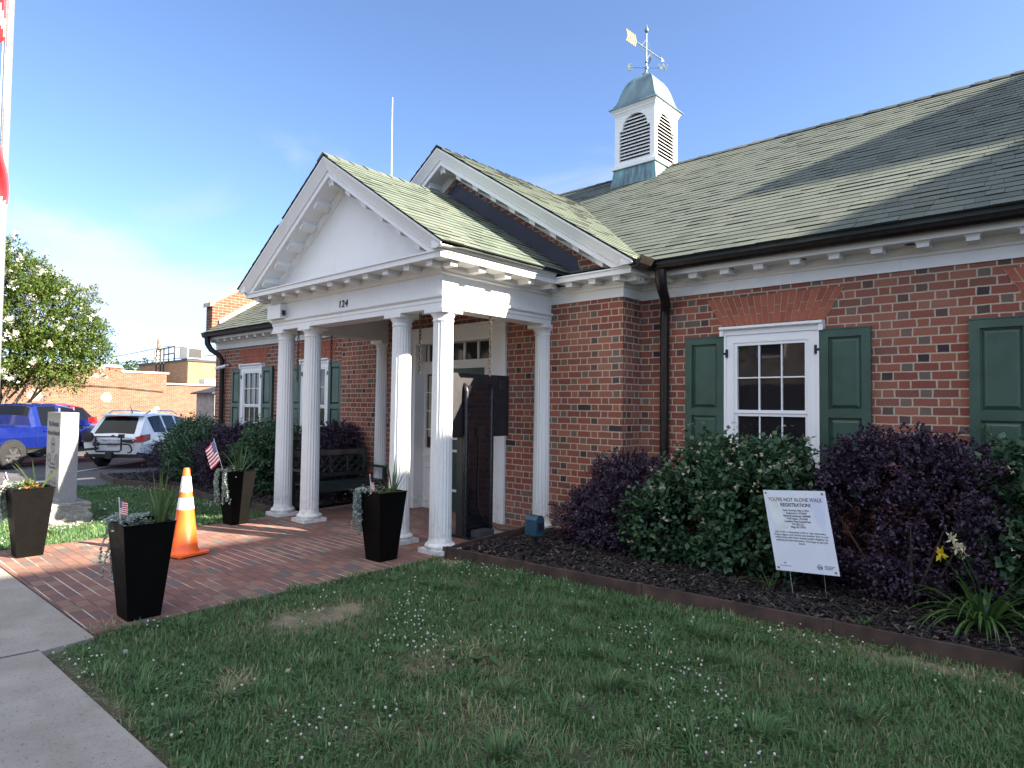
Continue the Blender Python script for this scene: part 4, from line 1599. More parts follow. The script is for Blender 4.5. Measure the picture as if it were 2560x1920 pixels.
MB().tube([(-36.6, 15.15, -.44), (-36.6, 15.15, 1.5)], .03, 6).build('post', M_['alu'], ps)
MB().box(-36.56, -36.54, 15.0, 15.3, .85, 1.5).build('plate', M_['plate'], ps)
MB().box(-36.54, -36.53, 15.09, 15.21, 1.15, 1.38).build('symbol', M_['plate_blue'], ps)

# ------------------------------------------------------------------ vegetation tools
def norm(a):
    return a / np.maximum(1e-9, np.linalg.norm(a, axis=-1, keepdims=True))


def leaf_quads(C, D, N, L, Wd, fold=0.2):
    D = norm(D)
    S = norm(np.cross(D, N))
    N2 = np.cross(S, D)
    L = np.asarray(L).reshape(-1, 1) if np.ndim(L) else L
    Wd = np.asarray(Wd).reshape(-1, 1) if np.ndim(Wd) else Wd
    a = C
    b = C + D * L * .48 + S * Wd * .5 + N2 * Wd * fold
    c = C + D * L
    d = C + D * L * .48 - S * Wd * .5 + N2 * Wd * fold
    return np.stack([a, b, c, d], axis=1)


def rdir(n):
    return norm(rng.normal(size=(n, 3)))


def vnoise(x, y, s, seed=0):
    x, y = np.asarray(x) * s + seed * 17.3, np.asarray(y) * s - seed * 9.1
    return (np.sin(x * 1.3 + 2.1 * np.sin(y * .9)) * .5 + np.sin(y * 1.7 + 1.6 * np.sin(x * 1.1 + seed)) * .5 + np.sin((x + y) * 2.9 + seed) * .25) / 1.25


def lobes_points(lobes, n, shell=(0.72, 1.05)):
    """points in the outer shell of a union of ellipsoids, with outward directions"""
    P, O = [], []
    vol = np.array([l[3] * l[4] + l[3] * l[5] + l[4] * l[5] for l in lobes])
    cnt = (vol / vol.sum() * n * 1.5).astype(int) + 1
    for i, (l, c) in enumerate(zip(lobes, cnt)):
        d = rdir(c)
        r = rng.uniform(shell[0] ** 2, shell[1] ** 2, c) ** .5
        lump = 1 + .13 * np.sin(d[:, 0] * 7 + i) * np.sin(d[:, 1] * 6 + 2 * i) + .1 * np.sin(d[:, 2] * 9 + i * 3)
        r = r * lump
        p = np.array(l[:3]) + d * r[:, None] * np.array(l[3:6])
        keep = np.ones(c, bool)
        for j, m in enumerate(lobes):
            if j == i: continue
            q = (p - np.array(m[:3])) / np.array(m[3:6])
            keep &= (q * q).sum(1) > .5
        P.append(p[keep]); O.append(norm(d / np.array(l[3:6]))[keep])
    P, O = np.concatenate(P), np.concatenate(O)
    k = rng.permutation(len(P))[:n]
    return P[k], O[k]


def sprays(P, O, per, spray_len, L, Wd, upb, droop=0.0, spread=.9, zmin=.03, fold=.2, ymin=None):
    n = len(P)
    ax = norm(O + np.array([0, 0, upb]) + rng.normal(size=(n, 3)) * .38)
    side = norm(np.cross(ax, rdir(n)))
    Cs, Ds, Ns = [], [], []
    sl = spray_len * rng.uniform(.55, 1.25, (n, 1))
    for k in range(per):
        f = (k + .6) / per
        c = P + ax * sl * f + np.array([0, 0, -droop]) * (sl * f) ** 2 * 4 + rng.normal(size=(n, 3)) * .006
        w = k * 2.4 + rng.uniform(0, 1.0, (n, 1))
        s2 = np.cross(ax, side)
        rad = side * np.cos(w) + s2 * np.sin(w)
        d = ax * (.45 + .5 * f) + rad * spread + rng.normal(size=(n, 3)) * .15
        Cs.append(c); Ds.append(d); Ns.append(norm(ax * .6 + np.array([0, 0, .8]) + rng.normal(size=(n, 3)) * .35))
    C, D, N = np.concatenate(Cs), np.concatenate(Ds), np.concatenate(Ns)
    ok = C[:, 2] > zmin
    if ymin is not None: ok &= C[:, 1] + .05 * np.sin(C[:, 0] * 9) > ymin + .35 * np.clip(.35 - C[:, 2], 0, 1)
    C, D, N = C[ok], D[ok], N[ok]
    m = len(C)
    return leaf_quads(C, D, N, L * rng.uniform(.65, 1.2, m), Wd * rng.uniform(.7, 1.15, m), fold), np.repeat(np.tile(rng.random(n), per)[ok] * .5, 1) + rng.random(m) * .5


def star_flowers(P, size, petals=5, up=1.0):
    n = len(P)
    ax = norm(rng.normal(size=(n, 3)) * .6 + np.array([0, 0, up]))
    s = norm(np.cross(ax, rdir(n)))
    t = np.cross(ax, s)
    out = []
    for k in range(petals):
        w = 2 * math.pi * k / petals
        d = s * math.cos(w) + t * math.sin(w) + ax * rng.uniform(-.5, .5, (n, 1))
        out.append(leaf_quads(P, d, ax, size * rng.uniform(.7, 1.2, n), size * .42, .1))
    return np.concatenate(out)


def shrub(name, label, lobes, mat, twigs, per, spray_len, L, Wd, upb=.5, droop=0, flowers=None, group='shrubs along the hall wall', inner=.65, nst=9, spread=.9, ymin=None):
    cx = np.mean([l[0] for l in lobes]); cy = np.mean([l[1] for l in lobes])
    root = thing(name, (cx, cy, .03), label, 'shrub', group)
    P, O = lobes_points(lobes, twigs)
    P2, O2 = lobes_points(lobes, int(twigs * inner), (.35, .75))
    P, O = np.concatenate([P, P2]), np.concatenate([O, O2])
    Q, a = sprays(P, O, per, spray_len, L, Wd, upb, droop, spread, ymin=ymin)
    quads_mesh('foliage', Q, mat, root, a)
    mb = MB()
    for k in range(nst):
        w = 2 * math.pi * k / nst + random.random()
        l = random.choice(lobes)
        b = Vector((cx + .10 * math.cos(w), cy + .10 * math.sin(w), .0))
        e = Vector((l[0] + l[3] * .7 * math.cos(w), l[1] + l[4] * .7 * math.sin(w), l[2] + l[5] * random.uniform(.1, .6)))
        m = b.lerp(e, .5) + Vector((0, 0, -.05 * random.random()))
        mb.tube([b, m, e], [.013, .010, .004], 5)
    mb.build('stems', M_['twig'], root)
    if flowers:
        cnt, fm, sz, zf = flowers
        zs = P[:, 2]
        pr = np.clip((zs - zs.min()) / (zs.max() - zs.min() + 1e-6), 0.02, 1) ** zf
        pr /= pr.sum()
        idx = rng.choice(len(P), min(cnt, len(P)), replace=False, p=pr)
        base = P[idx] + O[idx] * spray_len * .9 + np.array([0, 0, spray_len * .5])
        pts = np.concatenate([base + rng.normal(size=base.shape) * .022 for _ in range(4)])
        F = star_flowers(pts, sz)
        quads_mesh('blossom', F, fm, root, rng.random(len(F)))
    return root


# ------------------------------------------------------------------ bed along the right wall
shrub('purple_shrub', 'dark purple shrub left of the downspout, low and rounded, beside the porch',
      [(-3.95, 6.28, .48, .48, .42, .48), (-3.66, 6.22, .64, .33, .34, .40), (-4.28, 6.22, .28, .36, .36, .27)], M_['leaf_purple'], 1500, 12, .17, .036, .022, .35, .5, ymin=5.76)
shrub('green_shrub', 'dark green flowering shrub with withered cream blooms under the white window',
      [(-2.95, 6.05, .46, .54, .48, .46), (-2.40, 6.12, .58, .52, .46, .52), (-2.80, 6.12, .84, .30, .34, .34), (-2.20, 6.2, .93, .26, .30, .28), (-3.35, 5.98, .34, .32, .38, .30), (-2.08, 6.1, .66, .22, .32, .34)],
      M_['leaf_green'], 1500, 8, .19, .074, .050, .7, 0, (120, M_['petal_cream'], .022, 1.1), spread=1.0, ymin=5.76)
shrub('purple_shrub', 'big dark purple shrub right behind the event sign',
      [(-1.22, 6.15, .62, .56, .52, .62), (-.88, 6.2, .84, .34, .42, .50), (-1.50, 6.15, .68, .34, .42, .50), (-1.2, 6.1, 1.06, .38, .38, .32), (-.85, 6.05, .45, .30, .4, .42)],
      M_['leaf_purple'], 2500, 12, .19, .042, .025, .35, .5, ymin=5.86)
shrub('green_shrub', 'loose green shrub with withered cream stars at the right edge, behind the daylily',
      [(-.36, 6.35, .56, .34, .42, .56), (-.02, 6.15, .68, .38, .44, .58), (-.42, 6.4, 1.0, .18, .22, .30), (.35, 6.2, .7, .4, .4, .6)],
      M_['leaf_green'], 1150, 8, .19, .074, .050, .7, 0, (75, M_['petal_cream'], .024, 1.1), spread=1.0, ymin=5.78)
# left bed
shrub('green_shrub', 'dark green shrub at the far left end of the bed, next to the white car',
      [(-13.6, 5.55, .55, .62, .55, .55), (-13.0, 5.5, .62, .48, .5, .52), (-13.9, 5.6, .85, .4, .4, .36)], M_['leaf_green'], 1300, 8, .17, .06, .036, .6, 0, (14, M_['petal_cream'], .022, 1.0))
shrub('purple_shrub', 'dark purple shrub left of the planter with the tall flag',
      [(-12.2, 5.55, .52, .55, .5, .55), (-11.8, 5.6, .75, .45, .45, .42)], M_['leaf_purple'], 1300, 10, .17, .042, .026, .35, .5)
shrub('purple_shrub', 'wispy purple shrub hugging the far end of the left bed',
      [(-14.6, 5.5, .42, .45, .45, .42)], M_['leaf_purple'], 450, 10, .24, .044, .026, .5, .4)
shrub('green_shrub', 'dark green shrub between the purple shrubs under the left window',
      [(-11.0, 5.7, .58, .6, .5, .58), (-10.6, 5.75, .7, .45, .45, .5)], M_['leaf_green'], 1400, 8, .17, .06, .036, .6, 0, (20, M_['petal_cream'], .022, 1.0))
shrub('purple_shrub', 'dark purple shrub behind the bench and the two left columns',
      [(-9.75, 6.05, .55, .5, .5, .55), (-9.5, 6.2, .85, .4, .35, .42)], M_['leaf_purple'], 1300, 10, .17, .042, .026, .35, .5)


def strap_plant(root, name, mat, c, n, L, Wd, lean=(.15, .9), droop=.5, segs=6, up0=1.0):
    Q, A = [], []
    for k in range(n):
        w = random.uniform(0, 2 * math.pi)
        le = L * random.uniform(.6, 1.1)
        ln = random.uniform(*lean)
        d = Vector((math.cos(w) * ln, math.sin(w) * ln, up0)).normalized()
        p = Vector(c) + Vector((math.cos(w), math.sin(w), 0)) * random.uniform(0, .025 if n < 78 else .06)
        side = Vector((-math.sin(w), math.cos(w), 0)).normalized()
        a = random.random()
        prev = None
        dr = droop * random.uniform(.5, 1.4)
        for s in range(segs + 1):
            f = s / segs
            wd = Wd * (math.sin(math.pi * (0.18 + .82 * f) ** .9) if f < 1 else 0) * .5 + .0006
            cur = (p - side * wd, p + side * wd)
            if prev: Q.append([prev[0], prev[1], cur[1], cur[0]]); A.append(a)
            prev = cur
            p = p + d * le / segs
            d = (d + Vector((0, 0, -dr / segs * (1 + f)))).normalized()
    return quads_mesh(name, np.array([[list(v) for v in q] for q in Q]), mat, root, A)


lily = thing('daylily', (-.60, 5.78, .03), 'clump of arching daylily leaves with a yellow flower in front of the right shrubs', 'daylily')
strap_plant(lily, 'leaves', M_['leaf_lily'], (-.60, 5.78, .03), 85, .60, .020, (.25, 1.3), 1.5, 8)
mb = MB()
for (p, q) in (((-.62, 5.79, .03), (-.83, 5.63, .55)), ((-.60, 5.78, .03), (-.765, 5.64, .65)), ((-.58, 5.79, .03), (-.72, 5.66, .61))):
    mb.tube([p, Vector(p).lerp(Vector(q), .5) + Vector((.03, 0, .03)), q], [.005, .004, .003], 6)
mb.build('stalks', M_['leaf_lily'], lily)
F = star_flowers(np.array([[-.83, 5.62, .545], [-.83, 5.62, .55]]), .07, 6, .2)
quads_mesh('yellow_flower', F, M_['petal_yellow'], lily, rng.random(len(F)))
F = star_flowers(np.array([[-.765, 5.64, .66], [-.75, 5.64, .63], [-.72, 5.66, .62], [-.70, 5.65, .585], [-.775, 5.64, .68], [-.69, 5.66, .55], [-.74, 5.63, .60]]), .05, 5, -.2)
quads_mesh('faded_flowers', F, M_['petal_cream'], lily, rng.random(len(F)))
for (x, y, n, L, lb) in ((-2.1, 5.72, 14, .24, 'low grassy tuft growing in the mulch behind the sign'), (-1.25, 5.22, 16, .12, 'small grassy weed in the mulch near the edging, right of the sign')):
    r_ = thing('grass_tuft', (x, y, .03), lb, 'weed')
    strap_plant(r_, 'leaves', M_['leaf_lily'], (x, y, .03), n, L, .010, (.4, 1.2), 1.0, 5)

# ------------------------------------------------------------------ edging and mulch
def edging(pts, label, h=.085, th=.035):
    mb = MB()
    P = [Vector(p) for p in pts]
    prof = [(-th / 2, -.10), (th / 2, -.10), (th / 2, h), (-th / 2, h)]
    mb.sweep(pts, prof)
    for i in range(1, len(P) - 1): mb.box(P[i].x - .03, P[i].x + .03, P[i].y - .028, P[i].y + .028, -.1, h + .006)
    tag(mb.build('bed_edging', M_['edging']), label, 'edging', 'rusty bed edging')


edging([(-5.37, 6.6), (-5.13, 4.69), (-2.9, 4.885), (-1.42, 5.0), (-.3, 5.08), (3.0, 5.30), (9, 5.72)], 'long rusty brown edging board between the front lawn and the right mulch bed')
edging([(-15.9, 4.48), (-14.25, 4.26), (-12.2, 4.76), (-10.5, 4.63), (-8.75, 4.76)], 'curved rusty edging round the left mulch bed beside the verge')


def in_poly(x, y, poly):
    ins = np.zeros(len(x), bool)
    n = len(poly)
    for i in range(n):
        x0, y0 = poly[i]; x1, y1 = poly[(i + 1) % n]
        c = ((y0 > y) != (y1 > y))
        with np.errstate(divide='ignore', invalid='ignore'):
            xi = (x1 - x0) * (y - y0) / (y1 - y0 + 1e-12) + x0
        ins ^= c & (x < xi)
    return ins


def scatter(poly, n):
    P = np.array(poly)
    mn, mx = P.min(0), P.max(0)
    x = rng.uniform(mn[0], mx[0], n * 3); y = rng.uniform(mn[1], mx[1], n * 3)
    k = in_poly(x, y, poly)
    return x[k][:n], y[k][:n]


def mulch(name, poly, n, L):
    x, y = scatter(poly, n)
    n = len(x)
    z = .032 + rng.uniform(0, .028, n) + .012 * vnoise(x, y, 3.0)
    C = np.stack([x, y, z], 1)
    w = rng.uniform(0, 2 * math.pi, n)
    D = np.stack([np.cos(w), np.sin(w), rng.normal(0, .28, n)], 1)
    N = norm(np.stack([rng.normal(0, .35, n), rng.normal(0, .35, n), np.ones(n)], 1))
    D = norm(D); S = norm(np.cross(D, N))
    l = L * rng.uniform(.35, 1.3, n)[:, None]; wd = rng.uniform(.003, .011, n)[:, None]
    Q = np.stack([C - D * l / 2 - S * wd * .6, C + D * l / 2 - S * wd, C + D * l / 2 + S * wd * .7, C - D * l / 2 + S * wd], 1)
    a = rng.random(n) ** 2.6
    tag(quads_mesh(name, Q, M_['chip'], None, a), kind='stuff')


mulch('mulch', [(-5.08, 4.74), (-2.9, 4.93), (1.2, 5.22), (1.2, 6.85), (-4.1, 6.85), (-5.32, 6.5)], 34000, .05)
mulch('mulch', [(-14.2, 4.32), (-12.2, 4.82), (-10.5, 4.69), (-8.8, 4.80), (-8.95, 6.45), (-9.9, 6.8), (-15.8, 6.8), (-15.8, 4.6)], 9000, .08)

# ------------------------------------------------------------------ lawn
def lawn(name, poly, n, h, wd, bare, seed, dry=0.06):
    x, y = scatter(poly, n)
    dens = .78 + .34 * vnoise(x, y, 2.1, seed) + .25 * vnoise(x, y, 6.3, seed + 2)
    for (bx, by, rx, ry, s) in bare:
        dens -= s * np.exp(-(((x - bx) / rx) ** 2 + ((y - by) / ry) ** 2) ** 1.5)
    k = rng.random(len(x)) < dens
    x, y = x[k], y[k]
    n = len(x)
    cl = vnoise(x, y, 3.3, seed + 5) * .5 + .5
    tall = vnoise(x, y, 7.0, seed + 8) > .62
    H = h * rng.uniform(.5, 1.25, n) * (.72 + .5 * cl) * np.where(tall, 1.5, 1)
    w = rng.uniform(0, 2 * math.pi, n)
    ln = rng.uniform(.15, 1.1, n)
    incl = np.zeros(n)
    pa = np.array(poly)
    area = abs(np.dot(pa[:, 0], np.roll(pa[:, 1], 1)) - np.dot(pa[:, 1], np.roll(pa[:, 0], 1))) / 2
    gx, gy = scatter(poly, int(area * 5.5))
    for q in range(len(gx)):
        r = rng.uniform(.05, .13)
        d = np.hypot(x - gx[q], y - gy[q])
        m_ = d < r
        f = 1 - d[m_] / r
        H[m_] = np.minimum(H[m_] * (1 + .8 * f), h * 2.4)
        w[m_] = np.arctan2(y[m_] - gy[q], x[m_] - gx[q]) + rng.normal(0, .5, m_.sum())
        ln[m_] = .25 + 1.1 * (1 - f)
        incl[m_] = np.maximum(incl[m_], f ** .5 * rng.uniform(-.6, 1.2))
    dx, dy = np.cos(w) * ln, np.sin(w) * ln
    nl = np.sqrt(1 + ln * ln)
    sx_, sy_ = -np.sin(w), np.cos(w)
    W_ = wd * rng.uniform(.6, 1.3, n) * np.where(tall, 1.35, 1)
    z0 = np.full(n, -.037)
    m1 = np.stack([x + dx * H * .45 / nl, y + dy * H * .45 / nl, z0 + H * .60 / nl], 1)
    tp = np.stack([x + dx * H * 1.15 / nl, y + dy * H * 1.15 / nl, z0 + H * (.95 - .25 * ln) / nl], 1)
    b = np.stack([x, y, z0], 1)
    S = np.stack([sx_, sy_, np.zeros(n)], 1) * W_[:, None]
    V = np.stack([b - S * .5, b + S * .5, m1 + S * .42, m1 - S * .42, tp], 1).reshape(-1, 3)
    base = np.arange(n) * 5
    loops = np.stack([base, base + 1, base + 2, base + 3, base + 3, base + 2, base + 4], 1).ravel()
    starts = np.stack([np.arange(n) * 7, np.arange(n) * 7 + 4], 1).ravel()
    totals = np.tile([4, 3], n)
    big = vnoise(x, y, .85, seed + 21) * .5 + vnoise(x, y, 1.9, seed + 30) * .5
    isdry = rng.random(n) < (dry + .25 * np.clip(vnoise(x, y, 4.4, seed + 11) - .45, 0, 1))
    for (bx, by, rx, ry, s) in bare:
        isdry |= (rng.random(n) < .55 * np.exp(-(((x - bx) / rx) ** 2 + ((y - by) / ry) ** 2))) & (s > .3)
    a = np.clip(.10 + cl * .22 + rng.random(n) * .26 + big * .16 - incl * .16, 0, .66)
    a = np.where(isdry, rng.uniform(.75, 1, n), a)
    o = fast_mesh(name, V, loops, starts, totals, M_['grass'], None, np.repeat(a, 2))
    return tag(o, kind='stuff')


LAWN = [(-4.97, 1.13), (-2.99, 1.17), (3.2, 1.24), (3.2, 5.30), (-.3, 5.05), (-2.9, 4.86), (-5.06, 4.66), (-5.10, 1.42)]
VERGE = [(-14.25, 1.34), (-8.66, 1.40), (-8.64, 3.9), (-8.78, 4.70), (-10.5, 4.60), (-12.2, 4.73), (-14.25, 4.22)]
BARE = [(-4.42, 2.77, .24, .42, 1.0), (-3.15, 2.75, .16, .30, .55), (-3.67, 1.76, .10, .10, .7), (-2.35, 2.45, .35, .2, .4), (-5.0, 4.6, .25, .2, .6), (-1.0, 4.85, .9, .12, .5), (0.4, 4.9, .8, .2, .6), (-4.4, 1.15, 1.5, .06, .9), (-2.9, 3.0, .35, .2, .4)]
lawn('lawn_grass', LAWN, 250000, .066, .0058, BARE, 1)
lawn('lawn_grass', VERGE, 90000, .062, .0075, [(-8.7, 3.9, .25, .3, .5)], 4, .03)
Cs = []
for (bx, by, rx, ry, q) in BARE:
    m = int(9000 * rx * ry * q) + 80
    Cs.append(np.stack([bx + rng.normal(0, rx * .62, m), by + rng.normal(0, ry * .62, m), rng.uniform(-.034, -.012, m)], 1))
C = np.concatenate(Cs)
k = in_poly(C[:, 0], C[:, 1], LAWN)
C = C[k]
w = rng.uniform(0, 6.28, len(C))
Q = leaf_quads(C, np.stack([np.cos(w), np.sin(w), rng.uniform(-.05, .3, len(C))], 1), np.tile([0., 0, 1], (len(C), 1)), rng.uniform(.02, .075, len(C)), .0035, .1)
tag(quads_mesh('dead_grass', Q, M_['grass'], None, rng.uniform(.72, 1, len(C))), kind='stuff')
# creeping blades over the paving edges
tag(lawn('lawn_edge_grass', [(-5.06, 1.50), (-5.06, 4.6), (-5.15, 4.6), (-5.16, 1.50)], 2600, .075, .006, [], 6, .1), kind='stuff')
tag(lawn('lawn_edge_grass', [(-8.60, 1.6), (-8.60, 4.4), (-8.70, 4.4), (-8.70, 1.6)], 2600, .07, .007, [], 7, .1), kind='stuff')


def ball_cloud(P, r, seed=0):
    """small faceted balls (octahedra, 8 triangles written as quads)"""
    n = len(P)
    dirs = []
    k, m = 5, 4
    Q = []
    r = np.asarray(r).reshape(-1, 1)
    for i in range(m):
        t0, t1 = math.pi * i / m, math.pi * (i + 1) / m
        for j in range(k):
            a0, a1 = 2 * math.pi * j / k, 2 * math.pi * (j + 1) / k
            q = [P + r * np.array([math.sin(t) * math.cos(a), math.sin(t) * math.sin(a), math.cos(t)]) for t, a in ((t0, a0), (t0, a1), (t1, a1), (t1, a0))]
            Q.append(np.stack(q, 1))
    return np.concatenate(Q)


def clover(poly, nf, nl, seed):
    x, y = scatter(poly, nf * 6)
    d = vnoise(x, y, 1.9, seed) * .6 + vnoise(x, y, 4.2, seed + 3) * .4
    k = rng.random(len(x)) < np.clip(d * 1.1 + .1, .02, 1) ** 1.4
    x, y = x[k][:nf], y[k][:nf]
    n = len(x)
    P = np.stack([x, y, rng.uniform(.0, .035, n)], 1)
    r = rng.uniform(.0035, .0075, n)
    Q = ball_cloud(P, r)
    F = star_flowers(np.repeat(P, 2, 0), .009, 5, .3)
    tag(quads_mesh('clover_blossom', np.concatenate([Q, F]), M_['petal_white'], None, rng.random(len(Q) + len(F))), kind='stuff')
    x, y = scatter(poly, nl * 3)
    d = vnoise(x, y, 1.9, seed) * .6 + vnoise(x, y, 4.2, seed + 3) * .4
    k = d > .12
    x, y = x[k][:nl], y[k][:nl]
    n = len(x)
    C = np.stack([x, y, rng.uniform(-.015, .015, n)], 1)
    out = []
    w0 = rng.uniform(0, 6.28, n)
    for j in range(3):
        w = w0 + j * 2.094
        D = np.stack([np.cos(w), np.sin(w), rng.uniform(-.1, .35, n)], 1)
        out.append(leaf_quads(C, D, np.tile([0., 0, 1], (n, 1)), .014 * rng.uniform(.7, 1.2, n), .013, .1))
    Q = np.concatenate(out)
    tag(quads_mesh('clover_leaves', Q, M_['clover'], None, rng.random(len(Q))), kind='stuff')


clover(LAWN, 1100, 9000, 3)
clover(VERGE, 650, 5000, 9)
for (x, y, L, n, lb) in ((-2.95, 2.95, .10, 26, 'light green leafy weed in the middle of the front lawn'), (-3.28, 2.0, .07, 16, 'flat leafy weed near the sidewalk edge of the lawn'), (-1.35, 3.3, .09, 18, 'leafy weed in the right half of the lawn'),
                         (-3.55, 1.62, .13, 110, 'dense grass tussock beside the sidewalk'), (-2.55, 1.95, .12, 100, 'dense grass tussock at the bottom of the lawn'), (-1.6, 2.75, .11, 80, 'grass tussock in the right front lawn')):
    r_ = thing('lawn_weed', (x, y, -.035), lb, 'weed', 'weeds in the lawn')
    if n < 40:
        P = np.tile([[x, y, -.02]], (n, 1)) + rng.normal(size=(n, 3)) * np.array([.07, .06, .008])
        w = rng.uniform(0, 6.28, n)
        Q = leaf_quads(P, np.stack([np.cos(w), np.sin(w), rng.uniform(.2, .7, n)], 1), np.tile([0., 0, 1], (n, 1)), L * rng.uniform(.6, 1.1, n), L * .42, .15)
        quads_mesh('leaves', Q, M_['clover'], r_, rng.random(n))
    else:
        strap_plant(r_, 'blades', M_['grass'], (x, y, -.035), n, L, .005, (.1, 1.6), 1.4, 5)
for (x, y, z, lb) in ((-4.45, 1.42, .05, 'fluffy dandelion seed head near the corner of the sidewalk'), (-3.42, 1.93, .07, 'larger dandelion seed head standing in the lawn by the grass tussock')):
    r_ = thing('dandelion', (x, y, -.035), lb, 'dandelion')
    quads_mesh('seed_head', np.concatenate([ball_cloud(np.array([[x, y, z]]), .010), star_flowers(np.tile([[x, y, z]], (14, 1)), .016, 6, 0)]), M_['petal_white'], r_, None)
    MB().tube([(x, y, -.035), (x + .004, y, z)], .0018, 5).build('stalk', M_['leaf_lily'], r_)
# dry tufts at the sidewalk corner and in the lawn
for (x, y, n, L, lb) in ((-5.2, 1.50, 60, .10, 'dry brown grass tuft between the bricks and the sidewalk'), (-3.67, 1.76, 90, .11, 'straw coloured dead grass patch in the lawn')):
    r_ = thing('dry_tuft', (x, y, -.02), lb, 'dry grass')
    Q = []
    w = rng.uniform(0, 6.28, n)
    P = np.stack([x + rng.normal(0, .06, n), y + rng.normal(0, .04, n), np.full(n, -.01)], 1)
    quads_mesh('blades', leaf_quads(P, np.stack([np.cos(w), np.sin(w), rng.uniform(.1, .8, n)], 1), np.tile([0., 0, 1], (n, 1)), L * rng.uniform(.5, 1.1, n), .004, .1), M_['grass'], r_, rng.uniform(.9, 1, n))

# ------------------------------------------------------------------ the flowering tree
def tree(name, label, trunk, lobes, n, L, flowers, per=9, spray=.42, mat=None):
    root = thing(name, (trunk[0], trunk[1], -.42), label, 'tree')
    P, O = lobes_points(lobes, n, (.55, 1.08))
    P2, O2 = lobes_points(lobes, n // 4, (.3, .6))
    P, O = np.concatenate([P, P2]), np.concatenate([O, O2])
    Q, a = sprays(P, O, per, spray, L, L * .5, .25, .15, .9, -9)
    quads_mesh('crown', Q, mat or M_['leaf_tree'], root, a)
    mb = MB()
    for k in range(5):
        w = k * 1.26 + .3
        b = Vector((trunk[0] + .18 * math.cos(w), trunk[1] + .18 * math.sin(w), -.42))
        for j in range(3):
            l = lobes[(k * 3 + j) % len(lobes)]
            e = Vector((l[0] + random.uniform(-.4, .4), l[1] + random.uniform(-.4, .4), l[2] + l[5] * .2))
            m = b.lerp(e, .45) + Vector((.3 * math.cos(w), .3 * math.sin(w), .3))
            mb.tube([b, b.lerp(m, .6) + Vector((0, 0, .15)), m, e], [.085, .065, .045, .015], 7)
    mb.build('trunk', M_['bark'], root)
    if flowers:
        idx = rng.choice(len(P), flowers, replace=False)
        base = P[idx] + O[idx] * spray * 1.1
        pts = []
        for _ in range(16):
            h = rng.uniform(0, .30, (flowers, 1))
            pts.append(base + norm(O[idx] + np.array([0, 0, .6])) * h + rng.normal(size=base.shape) * (.075 - .16 * h).clip(.015, 1))
        F = star_flowers(np.concatenate(pts), .062, 4, .3)
        quads_mesh('blossom', F, M_['petal_white'], root, rng.random(len(F)))
    return root


tree('flowering_tree', 'leafy crape myrtle with creamy white blossom behind the flagpole', (-27.4, 4.2),
     [(-27.4, 4.2, 5.0, 1.9, 1.9, 1.6), (-26.9, 5.5, 4.5, 1.5, 1.5, 1.35), (-27.0, 6.5, 4.05, 1.0, .95, .9), (-26.7, 5.9, 3.1, 1.3, 1.35, .8), (-27.2, 4.6, 3.2, 1.6, 1.6, .9), (-27.2, 3.6, 6.2, 1.2, 1.2, .9), (-27.1, 5.1, 5.7, .9, .9, .7),
      (-26.9, 7.0, 3.55, .55, .6, .45), (-27.6, 2.4, 4.4, 1.6, 1.6, 1.6)], 5600, .125, 170)
tree('distant_tree', 'small rounded green treetop behind the warehouse roof', (-75, 24.5), [(-75, 24.5, 3.3, 3.5, 3.0, 2.2)], 500, .35, 0, 8, .9)
tree('street_tree', 'broad green street tree across the road behind the viewer', (-14, -11.5), [(-14, -11.5, 5.2, 3, 3, 2.4), (-12.5, -11, 4.6, 2, 2, 1.6)], 700, .22, 0, 8, .6)

# ------------------------------------------------------------------ flags
STARS = [(i, j) for j in range(9) for i in range(6 if j % 2 == 0 else 5)]


def us_flag(root, attach, hoist, fly, w, h, wave, phase=0.0):
    """cloth hung from attach (top of the hoist); fly / hoist are directions, wave = depth of its folds"""
    A = Vector(attach)
    fl, ho = Vector(fly).normalized(), Vector(hoist).normalized()
    nn = fl.cross(ho).normalized()
    NX = 16

    def pt(u, v, off=0.0):
        d = wave * u * math.sin(u * 7.0 + v * 1.6 + phase)
        return A + fl * (u * w) + ho * (v * h) + Vector((0, 0, -1)) * (u * u * w * .12) + nn * (d + off)
    grids = {'red': [], 'white': [], 'blue': []}
    for i in range(NX):
        for j in range(13):
            u0, u1 = i / NX, (i + 1) / NX
            v0, v1 = j / 13, (j + 1) / 13
            c = 'blue' if (j < 7 and u0 < .375) else ('red' if j % 2 == 0 else 'white')
            grids[c].append([pt(u0, v0), pt(u1, v0), pt(u1, v1), pt(u0, v1)])
    mb = MB()
    for q in grids['white']: mb.add(q, [(0, 1, 2, 3)])
    cloth = mb.build('flag_cloth', M_['flag_white'], root)
    for k, m in (('red', 'flag_red'), ('blue', 'flag_blue')):
        mb = MB()
        for q in grids[k]: mb.add(q, [(0, 1, 2, 3)])
        mb.build('red_stripes' if k == 'red' else 'canton', M_[m], cloth)
    mb = MB()
    for (i, j) in STARS:
        u = .375 * ((i + .5 + (.5 if j % 2 else 0)) / 6.3)
        v = (7 / 13) * ((j + .6) / 9.3)
        for off in (.0012 * max(1, w / .3), -.0012 * max(1, w / .3)):
            du, dv = .013, .018
            mb.add([pt(u - du, v, off), pt(u, v - dv, off), pt(u + du, v, off), pt(u, v + dv, off)], [(0, 1, 2, 3)])
    mb.build('stars', M_['flag_white'], cloth)


